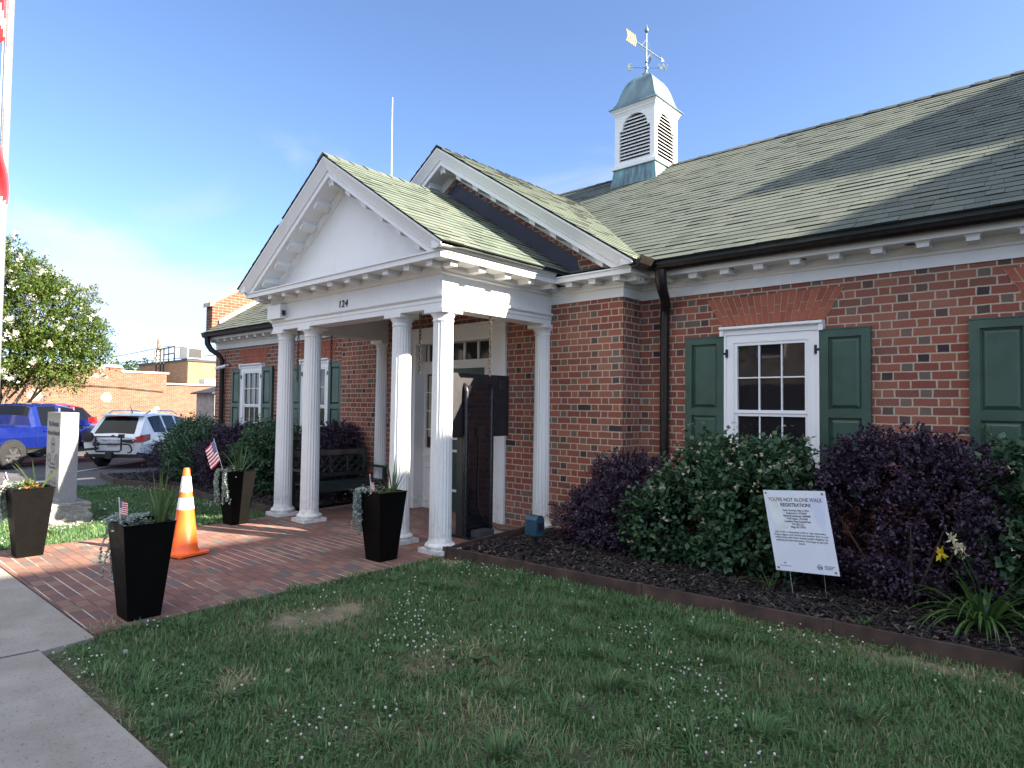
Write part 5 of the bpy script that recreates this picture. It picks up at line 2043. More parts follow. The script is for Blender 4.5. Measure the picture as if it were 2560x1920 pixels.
def stick_flag(label, base, top, w, h, fly, wave, phase=0):
    base, top = Vector(base), Vector(top)
    root = thing('small_flag', base, label, 'flag', 'small flags in the planters')
    mb = MB().tube([base, top], .0035, 6)
    mb.lathe([(.001, -.002), (.006, .004), (.001, .014)], tuple(top), n=6)
    mb.build('stick', M_['dowel'], root)
    d = (base - top).normalized()
    us_flag(root, top + d * .008, d, fly, w, h, wave, phase)


# ------------------------------------------------------------------ planters
def planter(c, rz, label, top=.18, bot=.112, h=.70):
    root = local_thing('planter', (c[0], c[1], 0), label, 'planter', 'tall black planters on the brick patio', rz)
    mb = MB()
    t = .018
    P = lambda r, z: [(-r, -r, z), (r, -r, z), (r, r, z), (-r, r, z)]
    V = P(bot, .0) + P(top - .004, h - .012) + P(top, h - .006) + P(top, h) + P(top - t, h) + P(top - t - .008, h - .09)
    F = [(3, 2, 1, 0)]
    for k in range(5):
        for i in range(4):
            F.append((k * 4 + i, k * 4 + (i + 1) % 4, (k + 1) * 4 + (i + 1) % 4, (k + 1) * 4 + i))
    mb.add(V, F)
    pot = mb.build('pot', M_['planter'], root)
    r = top - t - .006
    MB().add([(-r, -r, h - .075), (r, -r, h - .075), (r, r, h - .07), (-r, r, h - .075)], [(0, 1, 2, 3)]).build('potting_soil', M_['soil'], root)
    return root


def spiky(c, n, L, label, Wd=.017, lean=(.05, .75)):
    r_ = thing('spike_plant', c, label, 'spike plant', 'spike plants in the planters')
    strap_plant(r_, 'leaves', M_['leaf_spike'], c, n, L, Wd, lean, .35, 7)


def mound(name, label, c, rad, n, mat, L, flowers):
    r_ = thing(name, c, label, 'flowers', 'orange flowers in the planters')
    d = rdir(n); d[:, 2] = np.abs(d[:, 2])
    P = np.array(c) + d * np.array([rad, rad, rad * .8]) * rng.uniform(.35, 1, (n, 1))
    Q = leaf_quads(P, d + np.array([0, 0, -.1]) + rng.normal(size=(n, 3)) * .4, norm(d + np.array([0, 0, 1.2])), L * rng.uniform(.6, 1.2, n), L * .55, .15)
    quads_mesh('leaves', Q, mat, r_, rng.random(n))
    if flowers:
        k = rng.choice(n, flowers, replace=False)
        B = P[k] + np.array([0, 0, .018])
        B = np.concatenate([B + rng.normal(size=B.shape) * .009 for _ in range(9)])
        F = star_flowers(B, .012, 5, 1)
        quads_mesh('flower_heads', F, M_['petal_orange'], r_, rng.random(len(F)))


def trailing(label, c, edge_pts, n, drop, seedw=.06, mat='leaf_silver', mound_n=260, size=.025):
    """silvery strands: a cushion at c, strands that spill over edge_pts=(point, outward)"""
    r_ = thing('trailing_plant', c, label, 'trailing plant', 'silver trailing plants in the planters')
    C, D, N = [], [], []
    mb = MB()
    d = rng.normal(size=(mound_n, 3)) * np.array([.070, .065, .026])
    C.append(np.array(c) + d + np.array([0, 0, .012])); D.append(rdir(mound_n) * np.array([1, 1, .3])); N.append(np.tile([0., 0, 1], (mound_n, 1)))
    for k in range(n):
        e, o = edge_pts[k % len(edge_pts)]
        e = Vector(e) + Vector((random.uniform(-1, 1) * seedw * abs(o[1]), random.uniform(-1, 1) * seedw * abs(o[0]), 0))
        o = Vector(o).normalized()
        L = drop * random.uniform(.35, 1.15)
        p = Vector(c).lerp(e, .75) + Vector((0, 0, .01))
        pts = [p, e + Vector((0, 0, .018)) + o * .012]
        sw, ph = random.uniform(.004, .022), random.uniform(0, 6)
        tdir = Vector((-o.y, o.x, 0))
        dr = random.uniform(-.25, .25)
        m = 10
        for j in range(1, m + 1):
            f = j / m
            pts.append(e + o * (.02 + .022 * math.sin(f * 2.2) + .012 * random.random() - .10 * L * f) + tdir * (dr * L * f + sw * math.sin(ph + 5 * f)) + Vector((0, 0, -L * f)))
        mb.tube(pts, .0016, 4)
        nl = int(L * 170) + 8
        for j in range(nl):
            f = (j + random.random()) / nl * (len(pts) - 1.01)
            q = pts[int(f)].lerp(pts[int(f) + 1], f - int(f))
            C.append(np.array([q])); dd = rdir(1); dd[0] += np.array(o) * .5; D.append(dd)
            N.append(norm(np.array([o]) + rng.normal(size=(1, 3)) * .5))
    C, D, N = map(np.concatenate, (C, D, N))
    Q = leaf_quads(C, D, N, size * rng.uniform(.55, 1.1, len(C)), size * .95, .12)
    quads_mesh('leaves', Q, M_[mat], r_, rng.random(len(Q)))
    mb.build('strands', M_[mat], r_)


ZT = .635
# nearest planter
cx, cy = -5.300, 1.775
planter((cx, cy), 0, 'tall tapered black planter nearest the camera at the patio corner')
spiky((cx + .08, cy + .10, ZT), 24, .46, 'spike plant with upright green blades in the nearest planter', .017, (.03, .5))
mound('lantana', 'small bushy orange lantana in the nearest planter', (cx + .03, cy + .00, ZT), .085, 110, M_['leaf_green'], .042, 4)
trailing('dense silver trailing plant spilling over the left corner of the nearest planter', (cx - .115, cy - .09, ZT + .055),
         [((cx - .18, cy - .10, .70), (-1, -.3, 0)), ((cx - .18, cy - .02, .70), (-1, 0, 0)), ((cx - .18, cy + .06, .70), (-1, .2, 0))], 34, .40, .06, mound_n=420)
stick_flag('tiny American flag on a white stick in the nearest planter', (cx - .06, cy - .12, ZT), (cx - .075, cy - .135, .865), .060, .105, (.75, .6, -.15), .012, 1)
# left planter by the sidewalk
cx, cy = -8.19, 1.67
planter((cx, cy), 0, 'tall tapered black planter at the left edge beside the sidewalk, half in sun')
spiky((cx + .03, cy + .06, ZT), 11, .44, 'sparse yellow-green spike plant with few blades in the left edge planter', .019, (.05, .7))
mound('lantana', 'lantana with many orange flower heads in the left edge planter', (cx - .02, cy - .02, ZT + .04), .10, 120, M_['lantana'], .045, 16)
trailing('silver trailing plant spilling over the left side of the left edge planter', (cx - .10, cy - .10, ZT + .05),
         [((cx - .16, cy - .18, .70), (-.3, -1, 0)), ((cx - .18, cy - .12, .70), (-1, -.2, 0))], 26, .32, .06, mound_n=340)
stick_flag('small American flag half cut off at the left edge planter', (cx - .20, cy - .12, ZT), (cx - .24, cy - .16, .83), .13, .085, (.7, -.3, -.3), .02, 2)
# planter by the left columns
cx, cy = -8.46, 3.97
planter((cx, cy), R(3), 'tall tapered black planter in front of the left pair of columns')
spiky((cx + .02, cy + .04, ZT), 22, .46, 'spike plant with wide spread blades in the planter by the left columns', .014, (.05, 1.0))
mound('lantana', 'lantana with a few orange flowers in the planter by the left columns', (cx - .03, cy + .0, ZT + .03), .11, 130, M_['leaf_green'], .042, 5)
trailing('silver trailing plant hanging in two thick strands from the planter by the left columns', (cx + .02, cy - .10, ZT + .05),
         [((cx - .10, cy - .185, .70), (-.1, -1, 0)), ((cx + .13, cy - .185, .70), (.1, -1, 0))], 26, .40, .035)
stick_flag('leaning American flag on a long stick in the planter by the left columns', (cx - .16, cy - .10, ZT + .02), (cx - .33, cy - .17, 1.10), .15, .30, (-.35, -.5, -.65), .02, 0)
# planter by the right columns
cx, cy = -5.475, 4.11
planter((cx, cy), R(2), 'tall tapered black planter in front of the right pair of columns')
spiky((cx + .09, cy + .06, ZT), 18, .40, 'spike plant with thin arching blades in the planter by the right columns', .014, (.05, .75))
mound('lantana', 'small lantana without open flowers in the planter by the right columns', (cx + .02, cy + .03, ZT + .01), .08, 70, M_['lantana'], .04, 2)
trailing('silver trailing plant hanging in a thick bunch from the planter by the right columns', (cx - .10, cy - .10, ZT + .05),
         [((cx - .18, cy - .14, .70), (-1, -.4, 0)), ((cx - .14, cy - .18, .70), (-.5, -1, 0))], 26, .40, .05)
stick_flag('small American flag on a thin stick in the planter by the right columns', (cx - .01, cy - .13, ZT), (cx - .03, cy - .14, .865), .105, .085, (.55, -.1, -.55), .012, .5)

# ------------------------------------------------------------------ traffic cone
cone = local_thing('traffic_cone', (-7.09, 2.79, 0), 'orange traffic cone with two white reflective bands on the brick patio', 'traffic cone', None, R(14))
rc = lambda z: .135 + (.030 - .135) * (z - .03) / (.90 - .03)
mb = MB()
mb.prism([(-.185, -.155), (-.155, -.185), (.155, -.185), (.185, -.155), (.185, .155), (.155, .185), (-.155, .185), (-.185, .155)], 'z', .012, .034)
for a in (-.15, .15):
    for b in (-.15, .15): mb.box(a - .02, a + .02, b - .02, b + .02, 0, .013)
mb.build('base', M_['orange'], cone)
mb = MB()
mb.lathe([(.150, .033), (.142, .045), (rc(.06), .06), (rc(.4), .4), (rc(.885), .885), (rc(.9) - .004, .90), (rc(.9) - .012, .90), (rc(.85) - .01, .85)], (0, 0, 0), n=40)
mb.build('cone_body', M_['orange'], cone, smooth=True)
for z0, z1 in ((.655, .815), (.475, .595)):
    MB().lathe([(rc(z0) + .0005, z0), (rc(z0) + .0022, z0), (rc(z1) + .0022, z1), (rc(z1) + .0005, z1)], (0, 0, 0), n=40).build('reflective_band', M_['tape'], cone, smooth=True)

# ------------------------------------------------------------------ memorial stone
mem = thing('memorial_stone', (-10.33, 2.45, -.05), 'upright grey granite veterans memorial with polished inscribed front on a rough base', 'monument')
MB().box(-10.655, -10.0, 2.345, 2.545, .262, 1.44).build('shaft', M_['granite_saw'], mem)
MB().box(-10.652, -10.003, 2.341, 2.346, .266, 1.437).build('polished_face', M_['granite_polish'], mem)
mb = MB()
nx, ny, nz = 14, 8, 6
pts = {}
X0, X1, Y0, Y1, Z0, Z1 = -10.80, -9.86, 2.21, 2.68, -.06, .262
bmv = bmesh.new()
bmesh.ops.create_cube(bmv, size=1)
bmesh.ops.subdivide_edges(bmv, edges=bmv.edges[:], cuts=11, use_grid_fill=True)
for v in bmv.verts:
    x, y, z = v.co
    px, py, pz = X0 + (x + .5) * (X1 - X0), Y0 + (y + .5) * (Y1 - Y0), Z0 + (z + .5) * (Z1 - Z0)
    if z < .499:
        r = .007 * math.sin(px * 23 + pz * 31) + .006 * math.sin(py * 27 + pz * 43 + 1.3) + random.uniform(-.010, .010)
        bulge = .014 * (1 - (2 * z) ** 2)
        if abs(x) > .499: px += math.copysign(1, x) * (r + bulge - .01)
        if abs(y) > .499: py += math.copysign(1, y) * (r + bulge - .01)
    else:
        pz += 0
    v.co = (px, py, pz)
me = bpy.data.meshes.new('rough_base')
for v in bmv.verts: v.co -= Vector(mem.location)
bmv.to_mesh(me); bmv.free()
me.materials.append(M_['granite_rough'])
o = bpy.data.objects.new('rough_base', me); COL.objects.link(o); o.parent = mem
yf = 2.3405
for body, z, s, bold in (('Pilot Mountain', 1.285, .105, .0012), ('Veterans Memorial', 1.165, .098, .0012)):
    text_obj('inscription', body, s, M_['engrave'], mem, (-10.328, yf, z), (1, 0, 0), (0, 0, 1), bold=bold, extrude=.001, sx=.78)
text_obj('inscription', 'In Honor\nOf All Who\nServed', .055, M_['engrave'], mem, (-10.328, yf, .70), (1, 0, 0), (0, 0, 1), extrude=.001)


def seal(x, z, r, kind):
    mb = MB()
    for (a, b) in ((.93, 1.0), (.66, .70)):
        n = 36
        vs = []
        for k in range(n):
            w = 2 * math.pi * k / n
            for q in (a, b): vs.append((x + r * q * math.cos(w), yf, z + r * q * math.sin(w)))
        mb.add(vs, [(2 * k, 2 * k + 1, (2 * k + 3) % (2 * n), (2 * k + 2) % (2 * n)) for k in range(n)])
    for k in range(30):
        w = 2 * math.pi * k / 30
        c_, s_ = math.cos(w), math.sin(w)
        mb.add([(x + r * (.75 * c_ - .03 * s_), yf, z + r * (.75 * s_ + .03 * c_)), (x + r * (.87 * c_ - .03 * s_), yf, z + r * (.87 * s_ + .03 * c_)), (x + r * (.87 * c_ + .03 * s_), yf, z + r * (.87 * s_ - .03 * c_)), (x + r * (.75 * c_ + .03 * s_), yf, z + r * (.75 * s_ - .03 * c_))], [(0, 1, 2, 3)])
    V = []
    if kind == 0:       # star
        for k in range(10):
            q = .5 if k % 2 == 0 else .2
            V.append((x + r * q * math.sin(k * math.pi / 5), yf, z + r * q * math.cos(k * math.pi / 5)))
    elif kind == 1:     # anchor like cross
        V = [(x + r * a, yf, z + r * b) for a, b in ((-.06, .5), (.06, .5), (.06, .25), (.25, .25), (.25, .15), (.06, .15), (.06, -.3), (.3, -.1), (.36, -.2), (0, -.52), (-.36, -.2), (-.3, -.1), (-.06, -.3), (-.06, .15), (-.25, .15), (-.25, .25), (-.06, .25))]
    else:               # spread wings
        V = [(x + r * a, yf, z + r * b) for a, b in ((-.55, .3), (-.2, .25), (0, .45), (.2, .25), (.55, .3), (.4, 0), (.15, -.05), (.12, -.45), (-.12, -.45), (-.15, -.05), (-.4, 0))]
    mb.add(V, [tuple(range(len(V)))])
    mb.build('engraved_seal', M_['engrave'], mem)


for x, z, r, k in ((-10.328, 1.0, .105, 2), (-10.51, .79, .10, 0), (-10.146, .79, .10, 1), (-10.44, .50, .105, 1), (-10.20, .49, .105, 2)): seal(x, z, r, k)
stick_flag('little American flag stuck in the grass at the foot of the memorial', (-10.12, 2.05, -.03), (-10.16, 2.03, .20), .13, .085, (.7, .2, -.35), .012, 1)

# ------------------------------------------------------------------ flagpole
fx, fy = -13.225, 2.18
fp = thing('flagpole', (fx, fy, -.03), 'tall brushed aluminium flagpole at the left edge of the verge', 'flagpole')
MB().tube([(fx, fy, -.03), (fx, fy, 10.5)], [.068, .058], 20).build('pole', M_['alu'], fp, smooth=True)
MB().lathe([(.16, 0), (.16, .02), (.10, .05), (.075, .09)], (fx, fy, -.03), n=20).build('collar', M_['alu'], fp, smooth=True)
MB().lathe([(.01, 10.5), (.07, 10.54), (.09, 10.6), (.07, 10.66), (.01, 10.69)], (fx, fy, 0), n=14).build('finial', M_['brass'], fp, smooth=True)
ld = Vector((-.1735, -.985, 0))         # to the left as seen from the patio
td = Vector((.985, -.1735, 0))          # towards the patio
MB().tube([Vector((fx, fy, 1.2)) + ld * .075 + td * .05, Vector((fx, fy, 10.4)) + ld * .075 + td * .04], .006, 5).build('halyard', M_['camera_white'], fp)


def limp(name, label, zt, zb, wtop, zones, right_edge):
    root = thing(name, Vector((fx, fy, zb)) + ld * .2 + td * .1, label, 'flag')
    n, m = 22, 26
    by = {}
    for i in range(n):
        for j in range(m):
            def pt(a, b):
                u, v = a / n, b / m
                re = right_edge(v)
                wd = wtop * (1 - .25 * abs(v - .5))
                q = Vector((fx, fy, zt + (zb - zt) * v - .12 * math.sin(u * 3.1) * v)) + ld * (-re + u * wd) + td * (.12 + .045 * math.sin(u * 17 + 1.5 * v))
                return q
            k = zones((i + .5) / n, (j + .5) / m)
            by.setdefault(k, []).append([pt(i, j), pt(i + 1, j), pt(i + 1, j + 1), pt(i, j + 1)])
    first = None
    for k in sorted(by, key=lambda q: -len(by[q])):
        mb = MB()
        for q in by[k]: mb.add(q, [(0, 1, 2, 3)])
        o = mb.build('flag_cloth' if first is None else k.replace('flag_', '') + '_field', M_[k], root if first is None else first)
        if first is None: first = o


limp('national_flag', 'limp American flag hanging on the flagpole, its red and white stripes cut by the frame', 9.3, 7.45, .62,
     lambda u, v: 'flag_blue' if v < .35 and u < .6 else ('flag_red' if int(u * 9 + v * 6) % 2 == 0 else 'flag_white'), lambda v: -.075 + .03 * v)
limp('state_flag', 'limp blue red and white state flag hanging low on the flagpole', 6.5, 4.25, .62,
     lambda u, v: ('flag_gold' if (u - .10) ** 2 + (v - .28) ** 2 < .005 else 'flag_blue') if v < .36 + .1 * u else ('flag_red' if v < .5 + .28 * (1 - u) - .22 * u and u < .55 - .25 * (v - .36) and (u < .34 or v < .55) and v < .86 else 'flag_white'),
     lambda v: -.09 + .17 * max(0, math.sin((v - .30) * 4.2)) * (v > .3))

# ------------------------------------------------------------------ porch furniture
def chain(top, L, label):
    root_pts = MB()
    n = int(L / .044)
    for k in range(n):
        c = Vector(top) + Vector((0, 0, -.02 - .044 * k))
        d = Vector((1, 0, 0)) if k % 2 == 0 else Vector((0, 1, 0))
        pts = [c + d * (.0135 * math.cos(w)) + Vector((0, 0, .0285 * math.sin(w))) for w in [2 * math.pi * j / 10 for j in range(11)]]
        root_pts.tube(pts, .0052, 6, cap=False)
    tag(root_pts.build('hanging_chain', M_['iron']), label, 'chain', 'chains hanging from the porch beam')


chain((-8.27, 4.71, 2.645), .78, 'iron chain hanging between the two left columns')
chain((-8.60, 5.45, 2.645), .50, 'iron chain hanging under the left porch beam in front of the shutter')
chain((-5.66, 4.73, 2.645), .72, 'iron chain hanging between the two right columns')
chain((-5.20, 5.40, 2.645), .74, 'iron chain hanging under the right porch beam above the display stand')

bn = thing('garden_bench', (-8.62, 5.64, 0), 'dark green wooden bench with diagonal lattice back beside the left columns', 'bench')
yA, yB = 4.99, 6.28
xb, xf = -8.83, -8.30
for y in (yA, yB):
    mb = MB()
    mb.hexa([(xb, y - .025, 0), (xb + .05, y - .025, 0), (xb + .05, y + .025, 0), (xb, y + .025, 0), (xb - .06, y - .025, .90), (xb - .015, y - .025, .90), (xb - .015, y + .025, .90), (xb - .06, y + .025, .90)])
    mb.build('back_post', M_['bench'], bn)
    MB().box(xf - .05, xf, y - .025, y + .025, 0, .60).build('front_leg', M_['bench'], bn)
    mb = MB()
    mb.prism([(xb - .02, .60), (xf + .03, .60), (xf + .045, .612), (xf + .03, .632), (xb - .02, .632)], 'y', y - .033, y + .033)
    mb.build('armrest', M_['bench'], bn)
mb = MB()
for k in range(5):
    x = xb + .06 + .09 * k
    mb.box(x, x + .082, yA - .0, yB + .0, .395, .418)
mb.build('seat', M_['bench'], bn)
mb = MB()
mb.box(xf - .03, xf - .005, yA + .025, yB - .025, .31, .394)
mb.box(xb + .02, xb + .045, yA + .025, yB - .025, .31, .394)
mb.build('apron', M_['bench'], bn)
mb = MB()
mb.hexa([(xb - .045, yA + .02, .80), (xb - .01, yA + .02, .80), (xb - .01, yB - .02, .80), (xb - .045, yB - .02, .80), (xb - .055, yA + .02, .875), (xb - .02, yA + .02, .875), (xb - .02, yB - .02, .875), (xb - .055, yB - .02, .875)])
mb.build('top_rail', M_['wood_grey'], bn)
mb = MB()
mb.box(xb - .03, xb + .012, yA + .02, yB - .02, .47, .53)
n = 4
for k in range(n):
    y0 = yA + .03 + (yB - yA - .06) * k / n
    y1 = yA + .03 + (yB - yA - .06) * (k + 1) / n
    ym = (y0 + y1) / 2
    for (ya, za), (yb_, zb_) in (((y0, .53), (y1, .80)), ((y0, .80), (y1, .53)), ((y0, .66), (ym, .80)), ((ym, .53), (y1, .66)), ((y0, .66), (ym, .53)), ((ym, .80), (y1, .66))):
        xa = lambda z: xb - .004 - .067 * z + .03
        mb.tube([(xa(za), ya, za), (xa(zb_), yb_, zb_)], .014, 4)
    mb.tube([(xa(.53), y1, .53), (xa(.80), y1, .80)], .016, 4)
mb.build('lattice_back', M_['bench'], bn)

st = thing('display_stand', (-5.66, 5.69, 0), 'black freestanding display stand seen from behind at the porch edge', 'display stand')
MB().prism([(-5.86, 5.44), (-5.80, 5.40), (-5.40, 5.40), (-5.36, 5.44), (-5.36, 5.96), (-5.40, 6.0), (-5.80, 6.0), (-5.86, 5.96)], 'z', 0.0, .022).build('base_plate', M_['black_gloss'], st)
for y in (5.445, 5.885):
    mb = MB()
    mb.tube([(-5.63, y, .02), (-5.63, y, 1.76), (-5.645, y, 1.81), (-5.68, y, 1.845), (-5.73, y, 1.85)], .034, 12)
    mb.build('upright', M_['black'], st, smooth=True)
MB().box(-5.655, -5.612, 5.452, 5.878, .10, 1.835).build('back_panel', M_['black_gloss'], st)
MB().box(-5.77, -5.665, 5.43, 5.90, .02, 1.82).build('cabinet', M_['black_matte'], st)
mb = MB()
mb.box(-5.745, -5.672, 5.14, 6.255, 1.205, 1.985)
mb.box(-5.672, -5.662, 5.18, 6.215, 1.24, 1.95)
scr = mb.build('monitor', M_['black_matte'], st)
MB().box(-5.662, -5.650, 6.04, 6.17, 1.80, 1.93).build('rear_badge', M_['black_gloss'], scr)
MB().box(-5.757, -5.745, 5.17, 6.225, 1.235, 1.955).build('screen', M_['glass'], scr)
MB().box(-5.613, -5.585, 5.60, 5.72, 1.20, 1.33).build('socket_box', M_['black_matte'], st)
MB().tube([(-5.60, 5.64, 1.20), (-5.60, 5.645, .9), (-5.598, 5.63, .6), (-5.59, 5.64, .35), (-5.57, 5.72, .18), (-5.56, 5.84, .12), (-5.50, 5.92, .05), (-5.38, 6.15, .035), (-5.1, 6.3, .04)], .006, 6).build('power_cable', M_['car_trim'], st)
M_['block'] = plain('dark_block', (0.05, 0.05, 0.055), 0.5, var=0.2)
MB().box(-5.58, -5.42, 5.50, 5.74, .022, .095).build('ballast_block', M_['block'], st)
pb = thing('power_box', (-4.58, 5.5, .03), 'dark teal outdoor power box on a stake in the mulch beside the porch', 'power box')
mb = MB()
prof = [(5.43, .18), (5.57, .18), (5.57, .34), (5.55, .385), (5.50, .40), (5.45, .39), (5.43, .35)]
mb.prism(prof, 'x', -4.66, -4.50)
mb.build('housing', M_['teal_box'], pb)
mb = MB().tube([(-4.58, 5.5, -.05), (-4.58, 5.5, .18)], .022, 8)
mb.box(-4.60, -4.56, 5.47, 5.53, .0, .18)
mb.build('stake', M_['black_matte'], pb)
MB().box(-4.50, -4.488, 5.46, 5.54, .24, .32).build('switch', M_['black_matte'], pb)

# ------------------------------------------------------------------ event sign
TL, TR, BL_, BR_ = Vector((-2.128, 5.635, .888)), Vector((-1.620, 5.610, .928)), Vector((-2.020, 5.645, .222)), Vector((-1.512, 5.620, .262))
sg = thing('yard_sign', ((TL + BR_) / 2).xy.to_3d() + Vector((0, 0, .03)), 'white printed event sign on a wire stake in front of the shrubs', 'sign')
back = Vector((.02, .006, 0))
ru = (TR - TL).normalized()
uu = (TL - BL_).normalized()
nn = ru.cross(uu).normalized()
if nn.y > 0: nn = -nn
mb = MB()
mb.hexa([BL_ - nn * .005, BR_ - nn * .005, BR_, BL_, TL - nn * .005, TR - nn * .005, TR, TL])
M_['sign_white'] = plain('sign_print_white', (0.66, 0.70, 0.78), 0.45, var=0.03, scale=4)
panel = mb.build('sign_panel', M_['sign_white'], sg)


def sp(u, v, off=.0012):
    a = TL.lerp(TR, u); b = BL_.lerp(BR_, u)
    return b.lerp(a, v) + nn * off


def sign_text(body, u, v, size, mat, bold=0.0, fit=None):
    return text_obj('printed_text', body, size, mat, sg, sp(u, v), ru, uu, extrude=.0004, bold=bold, fit=fit)


def quad(u0, u1, v0, v1, mat, name, off=.0008):
    MB().add([sp(u0, v0, off), sp(u1, v0, off), sp(u1, v1, off), sp(u0, v1, off)], [(0, 1, 2, 3)]).build(name, mat, sg)


M_['print_blue'] = plain('pale_print', (0.60, 0.65, 0.80), 0.5, var=0.1, scale=5)
M_['print_green'] = plain('pale_green_print', (0.66, 0.72, 0.72), 0.5, var=0.1, scale=5)
MB().add([sp(.66, .92, .0006), sp(.97, .92, .0006), sp(.90, .42, .0006), sp(.80, .60, .0006)], [(0, 1, 2, 3)]).build('printed_figure', M_['print_blue'], sg)
MB().add([sp(.04, .90, .0006), sp(.18, .90, .0006), sp(.34, .55, .0006), sp(.20, .48, .0006), sp(.10, .50, .0006)], [(0, 1, 2, 3, 4)]).build('printed_figure', M_['print_green'], sg)
sign_text("YOU'RE NOT ALONE WALK", .50, .885, .044, M_['red_ink'], .0003, .445)
sign_text('REGISTRATION!', .50, .82, .040, M_['ink'], .0006, .245)
for k, (s, m, f) in enumerate((('Date: Saturday, May 2, 2026', 'grey_ink', .215), ('Registration: 9:30AM', 'grey_ink', .165), ('Opening Ceremony: 10:00AM', 'ink', .22), ('Walk begins: 10:30AM', 'grey_ink', .17), ('Location: King Central Park', 'ink', .215), ('302 Kirby Rd.', 'grey_ink', .098), ('King, NC 27021', 'ink', .118))):
    sign_text(s, .49, .755 - .034 * k, .0225, M_[m], .0003, f)
for k, (s, f) in enumerate((('Join us for a community walk to raise awareness,', .415), ('reduce stigma, and remind one another that no one', .44), ('walks alone with their mental health. Register by', .43), ('scanning the barcode below. We hope to see you', .42), ('there!', .052))):
    sign_text(s, .50, .485 - .034 * k, .0225, M_['grey_ink'], .0003, f)
for u, v in ((.04, .965), (.95, .965), (.05, .035), (.95, .035)):
    mb = MB()
    c = sp(u, v)
    vs = []
    for r in (.004, .0095):
        for k in range(12): vs.append(c + ru * (r * math.cos(k * math.pi / 6)) + uu * (r * math.sin(k * math.pi / 6)) + nn * .001)
    mb.add(vs, [(k, (k + 1) % 12, 12 + (k + 1) % 12, 12 + k) for k in range(12)])
    mb.add(vs[:12], [tuple(range(12))])
    mb.build('grommet', M_['brass'], sg)
# round emblem with two cupped hands and a heart, and a small four-pointed star mark
mb = MB()
c = sp(.72, .082)
E2 = lambda a, b: c + ru * a + uu * b
for s in (-1, 1):
    arc = [(s * .021 * math.cos(w), .021 * math.sin(w)) for w in np.linspace(-1.45, .75, 10)]
    inn = [(s * .013 * math.cos(w), .013 * math.sin(w) + .002) for w in np.linspace(.6, -1.3, 10)]
    P = arc + inn
    mb.add([E2(*p) for p in P], [(i, i + 1, 18 - i, 19 - i) for i in range(9)])
mb.add([E2(*p) for p in ((0, -.009), (.009, .002), (.006, .008), (0, .004), (-.006, .008), (-.009, .002))], [tuple(range(6))])
mb.add([E2(*p) for p in ((-.016, .016), (0, .025), (.016, .016), (.012, .014), (0, .020), (-.012, .014))], [(0, 1, 4, 5), (1, 2, 3, 4)])
mb.build('printed_emblem', M_['blue_ink'], sg)
for k in range(3): quad(.79, .95 - .02 * k, .097 - .016 * k, .104 - .016 * k, M_['grey_ink'], 'emblem_caption')
c2 = sp(.17, .10)
mb = MB()
mb.add([c2 + ru * a + uu * b for a, b in ((0, .014), (.003, .003), (.014, 0), (.003, -.003), (0, -.014), (-.003, -.003), (-.014, 0), (-.003, .003))], [tuple(range(8))])
mb.build('star_mark', M_['grey_ink'], sg)
quad(.08, .27, .062, .068, M_['grey_ink'], 'emblem_caption')
mb = MB()
wl_, wr_ = sp(.22, .02, -.006), sp(.76, .02, -.006)
gl, gr = Vector((-1.885, 5.655, .035)), Vector((-1.635, 5.70, .04))
mb.tube([sp(.22, .5, -.006), wl_, gl, gl + Vector((-.005, .01, -.1))], .0028, 6)
mb.tube([sp(.76, .5, -.006), wr_, gr, gr + Vector((.002, .01, -.1))], .0028, 6)
mb.tube([gl, gr], .0028, 6)
mb.build('wire_stake', M_['steel_wire'], sg)

# ------------------------------------------------------------------ vehicles
def section(x, zu, ws, zs, wm, zm, wb, zb, wr, zr):
    return x, [(0, zu), (ws - .10, zu), (ws, zs), (wm, zm), (wb, zb), (wr, zr - .05), (wr - .16, zr), (0, zr + .025)]


def car_body(root, secs, side_glass, top_glass, paint, trim_z, names):
    """loft of sections; glass spans become parts of their own"""
    N = 8
    idx = list(range(N)) + list(range(N - 2, 0, -1))
    rows = []
    for x, pr in secs:
        rows.append([Vector((x, -y, z)) for y, z in pr] + [Vector((x, y, z)) for y, z in pr[-2:0:-1]])
    m = len(rows[0])
    body, trim = MB(), MB()
    glass = {}
    for i in range(len(rows) - 1):
        for k in range(m):
            k2 = (k + 1) % m
            q = [rows[i][k], rows[i + 1][k], rows[i + 1][k2], rows[i][k2]]
            band = k if k < N - 1 else m - 1 - k
            key = None
            for nm, (a, b) in side_glass.items():
                if band == 4 and a <= i < b: key = nm + ('_r' if k < N - 1 else '_l')
            for nm, (a, b) in top_glass.items():
                if band >= 5 and a <= i < b: key = nm
            if key:
                glass.setdefault(key, []).append(q)
                c = sum(q, Vector()) / 4
                body.add(q, [(0, 1, 2, 3)])
            elif band <= 1: trim.add(q, [(0, 1, 2, 3)])
            else: body.add(q, [(0, 1, 2, 3)])
    for r, rev in ((rows[0], True), (rows[-1], False)):
        body.add(r, [tuple(range(m - 1, -1, -1)) if rev else tuple(range(m))])
    b = body.build('body', paint, root, smooth=True)
    trim.build('underbody', M_['car_trim'], root)
    for key, qs in glass.items():
        mb = MB()
        nrm = (qs[0][1] - qs[0][0]).cross(qs[0][3] - qs[0][0]).normalized()
        cen = sum((sum(q, Vector()) / 4 for q in qs), Vector()) / len(qs)
        axis = Vector((cen.x, 0, .9))
        if nrm.dot(cen - axis) < 0: nrm = -nrm
        for q in qs:
            if len(qs) == 1 or True:
                mb.add([p + nrm * .006 for p in q], [(0, 1, 2, 3)])
        # inset a little from the border
        arr = np.array(mb.v)
        ce = arr.mean(0)
        mb.v = [tuple(p) for p in (ce + (arr - ce) * .94)]
        mb.build({'rear': 'rear_window', 'wind': 'windscreen'}.get(key, 'side_window'), M_['car_glass'], root)
    return b


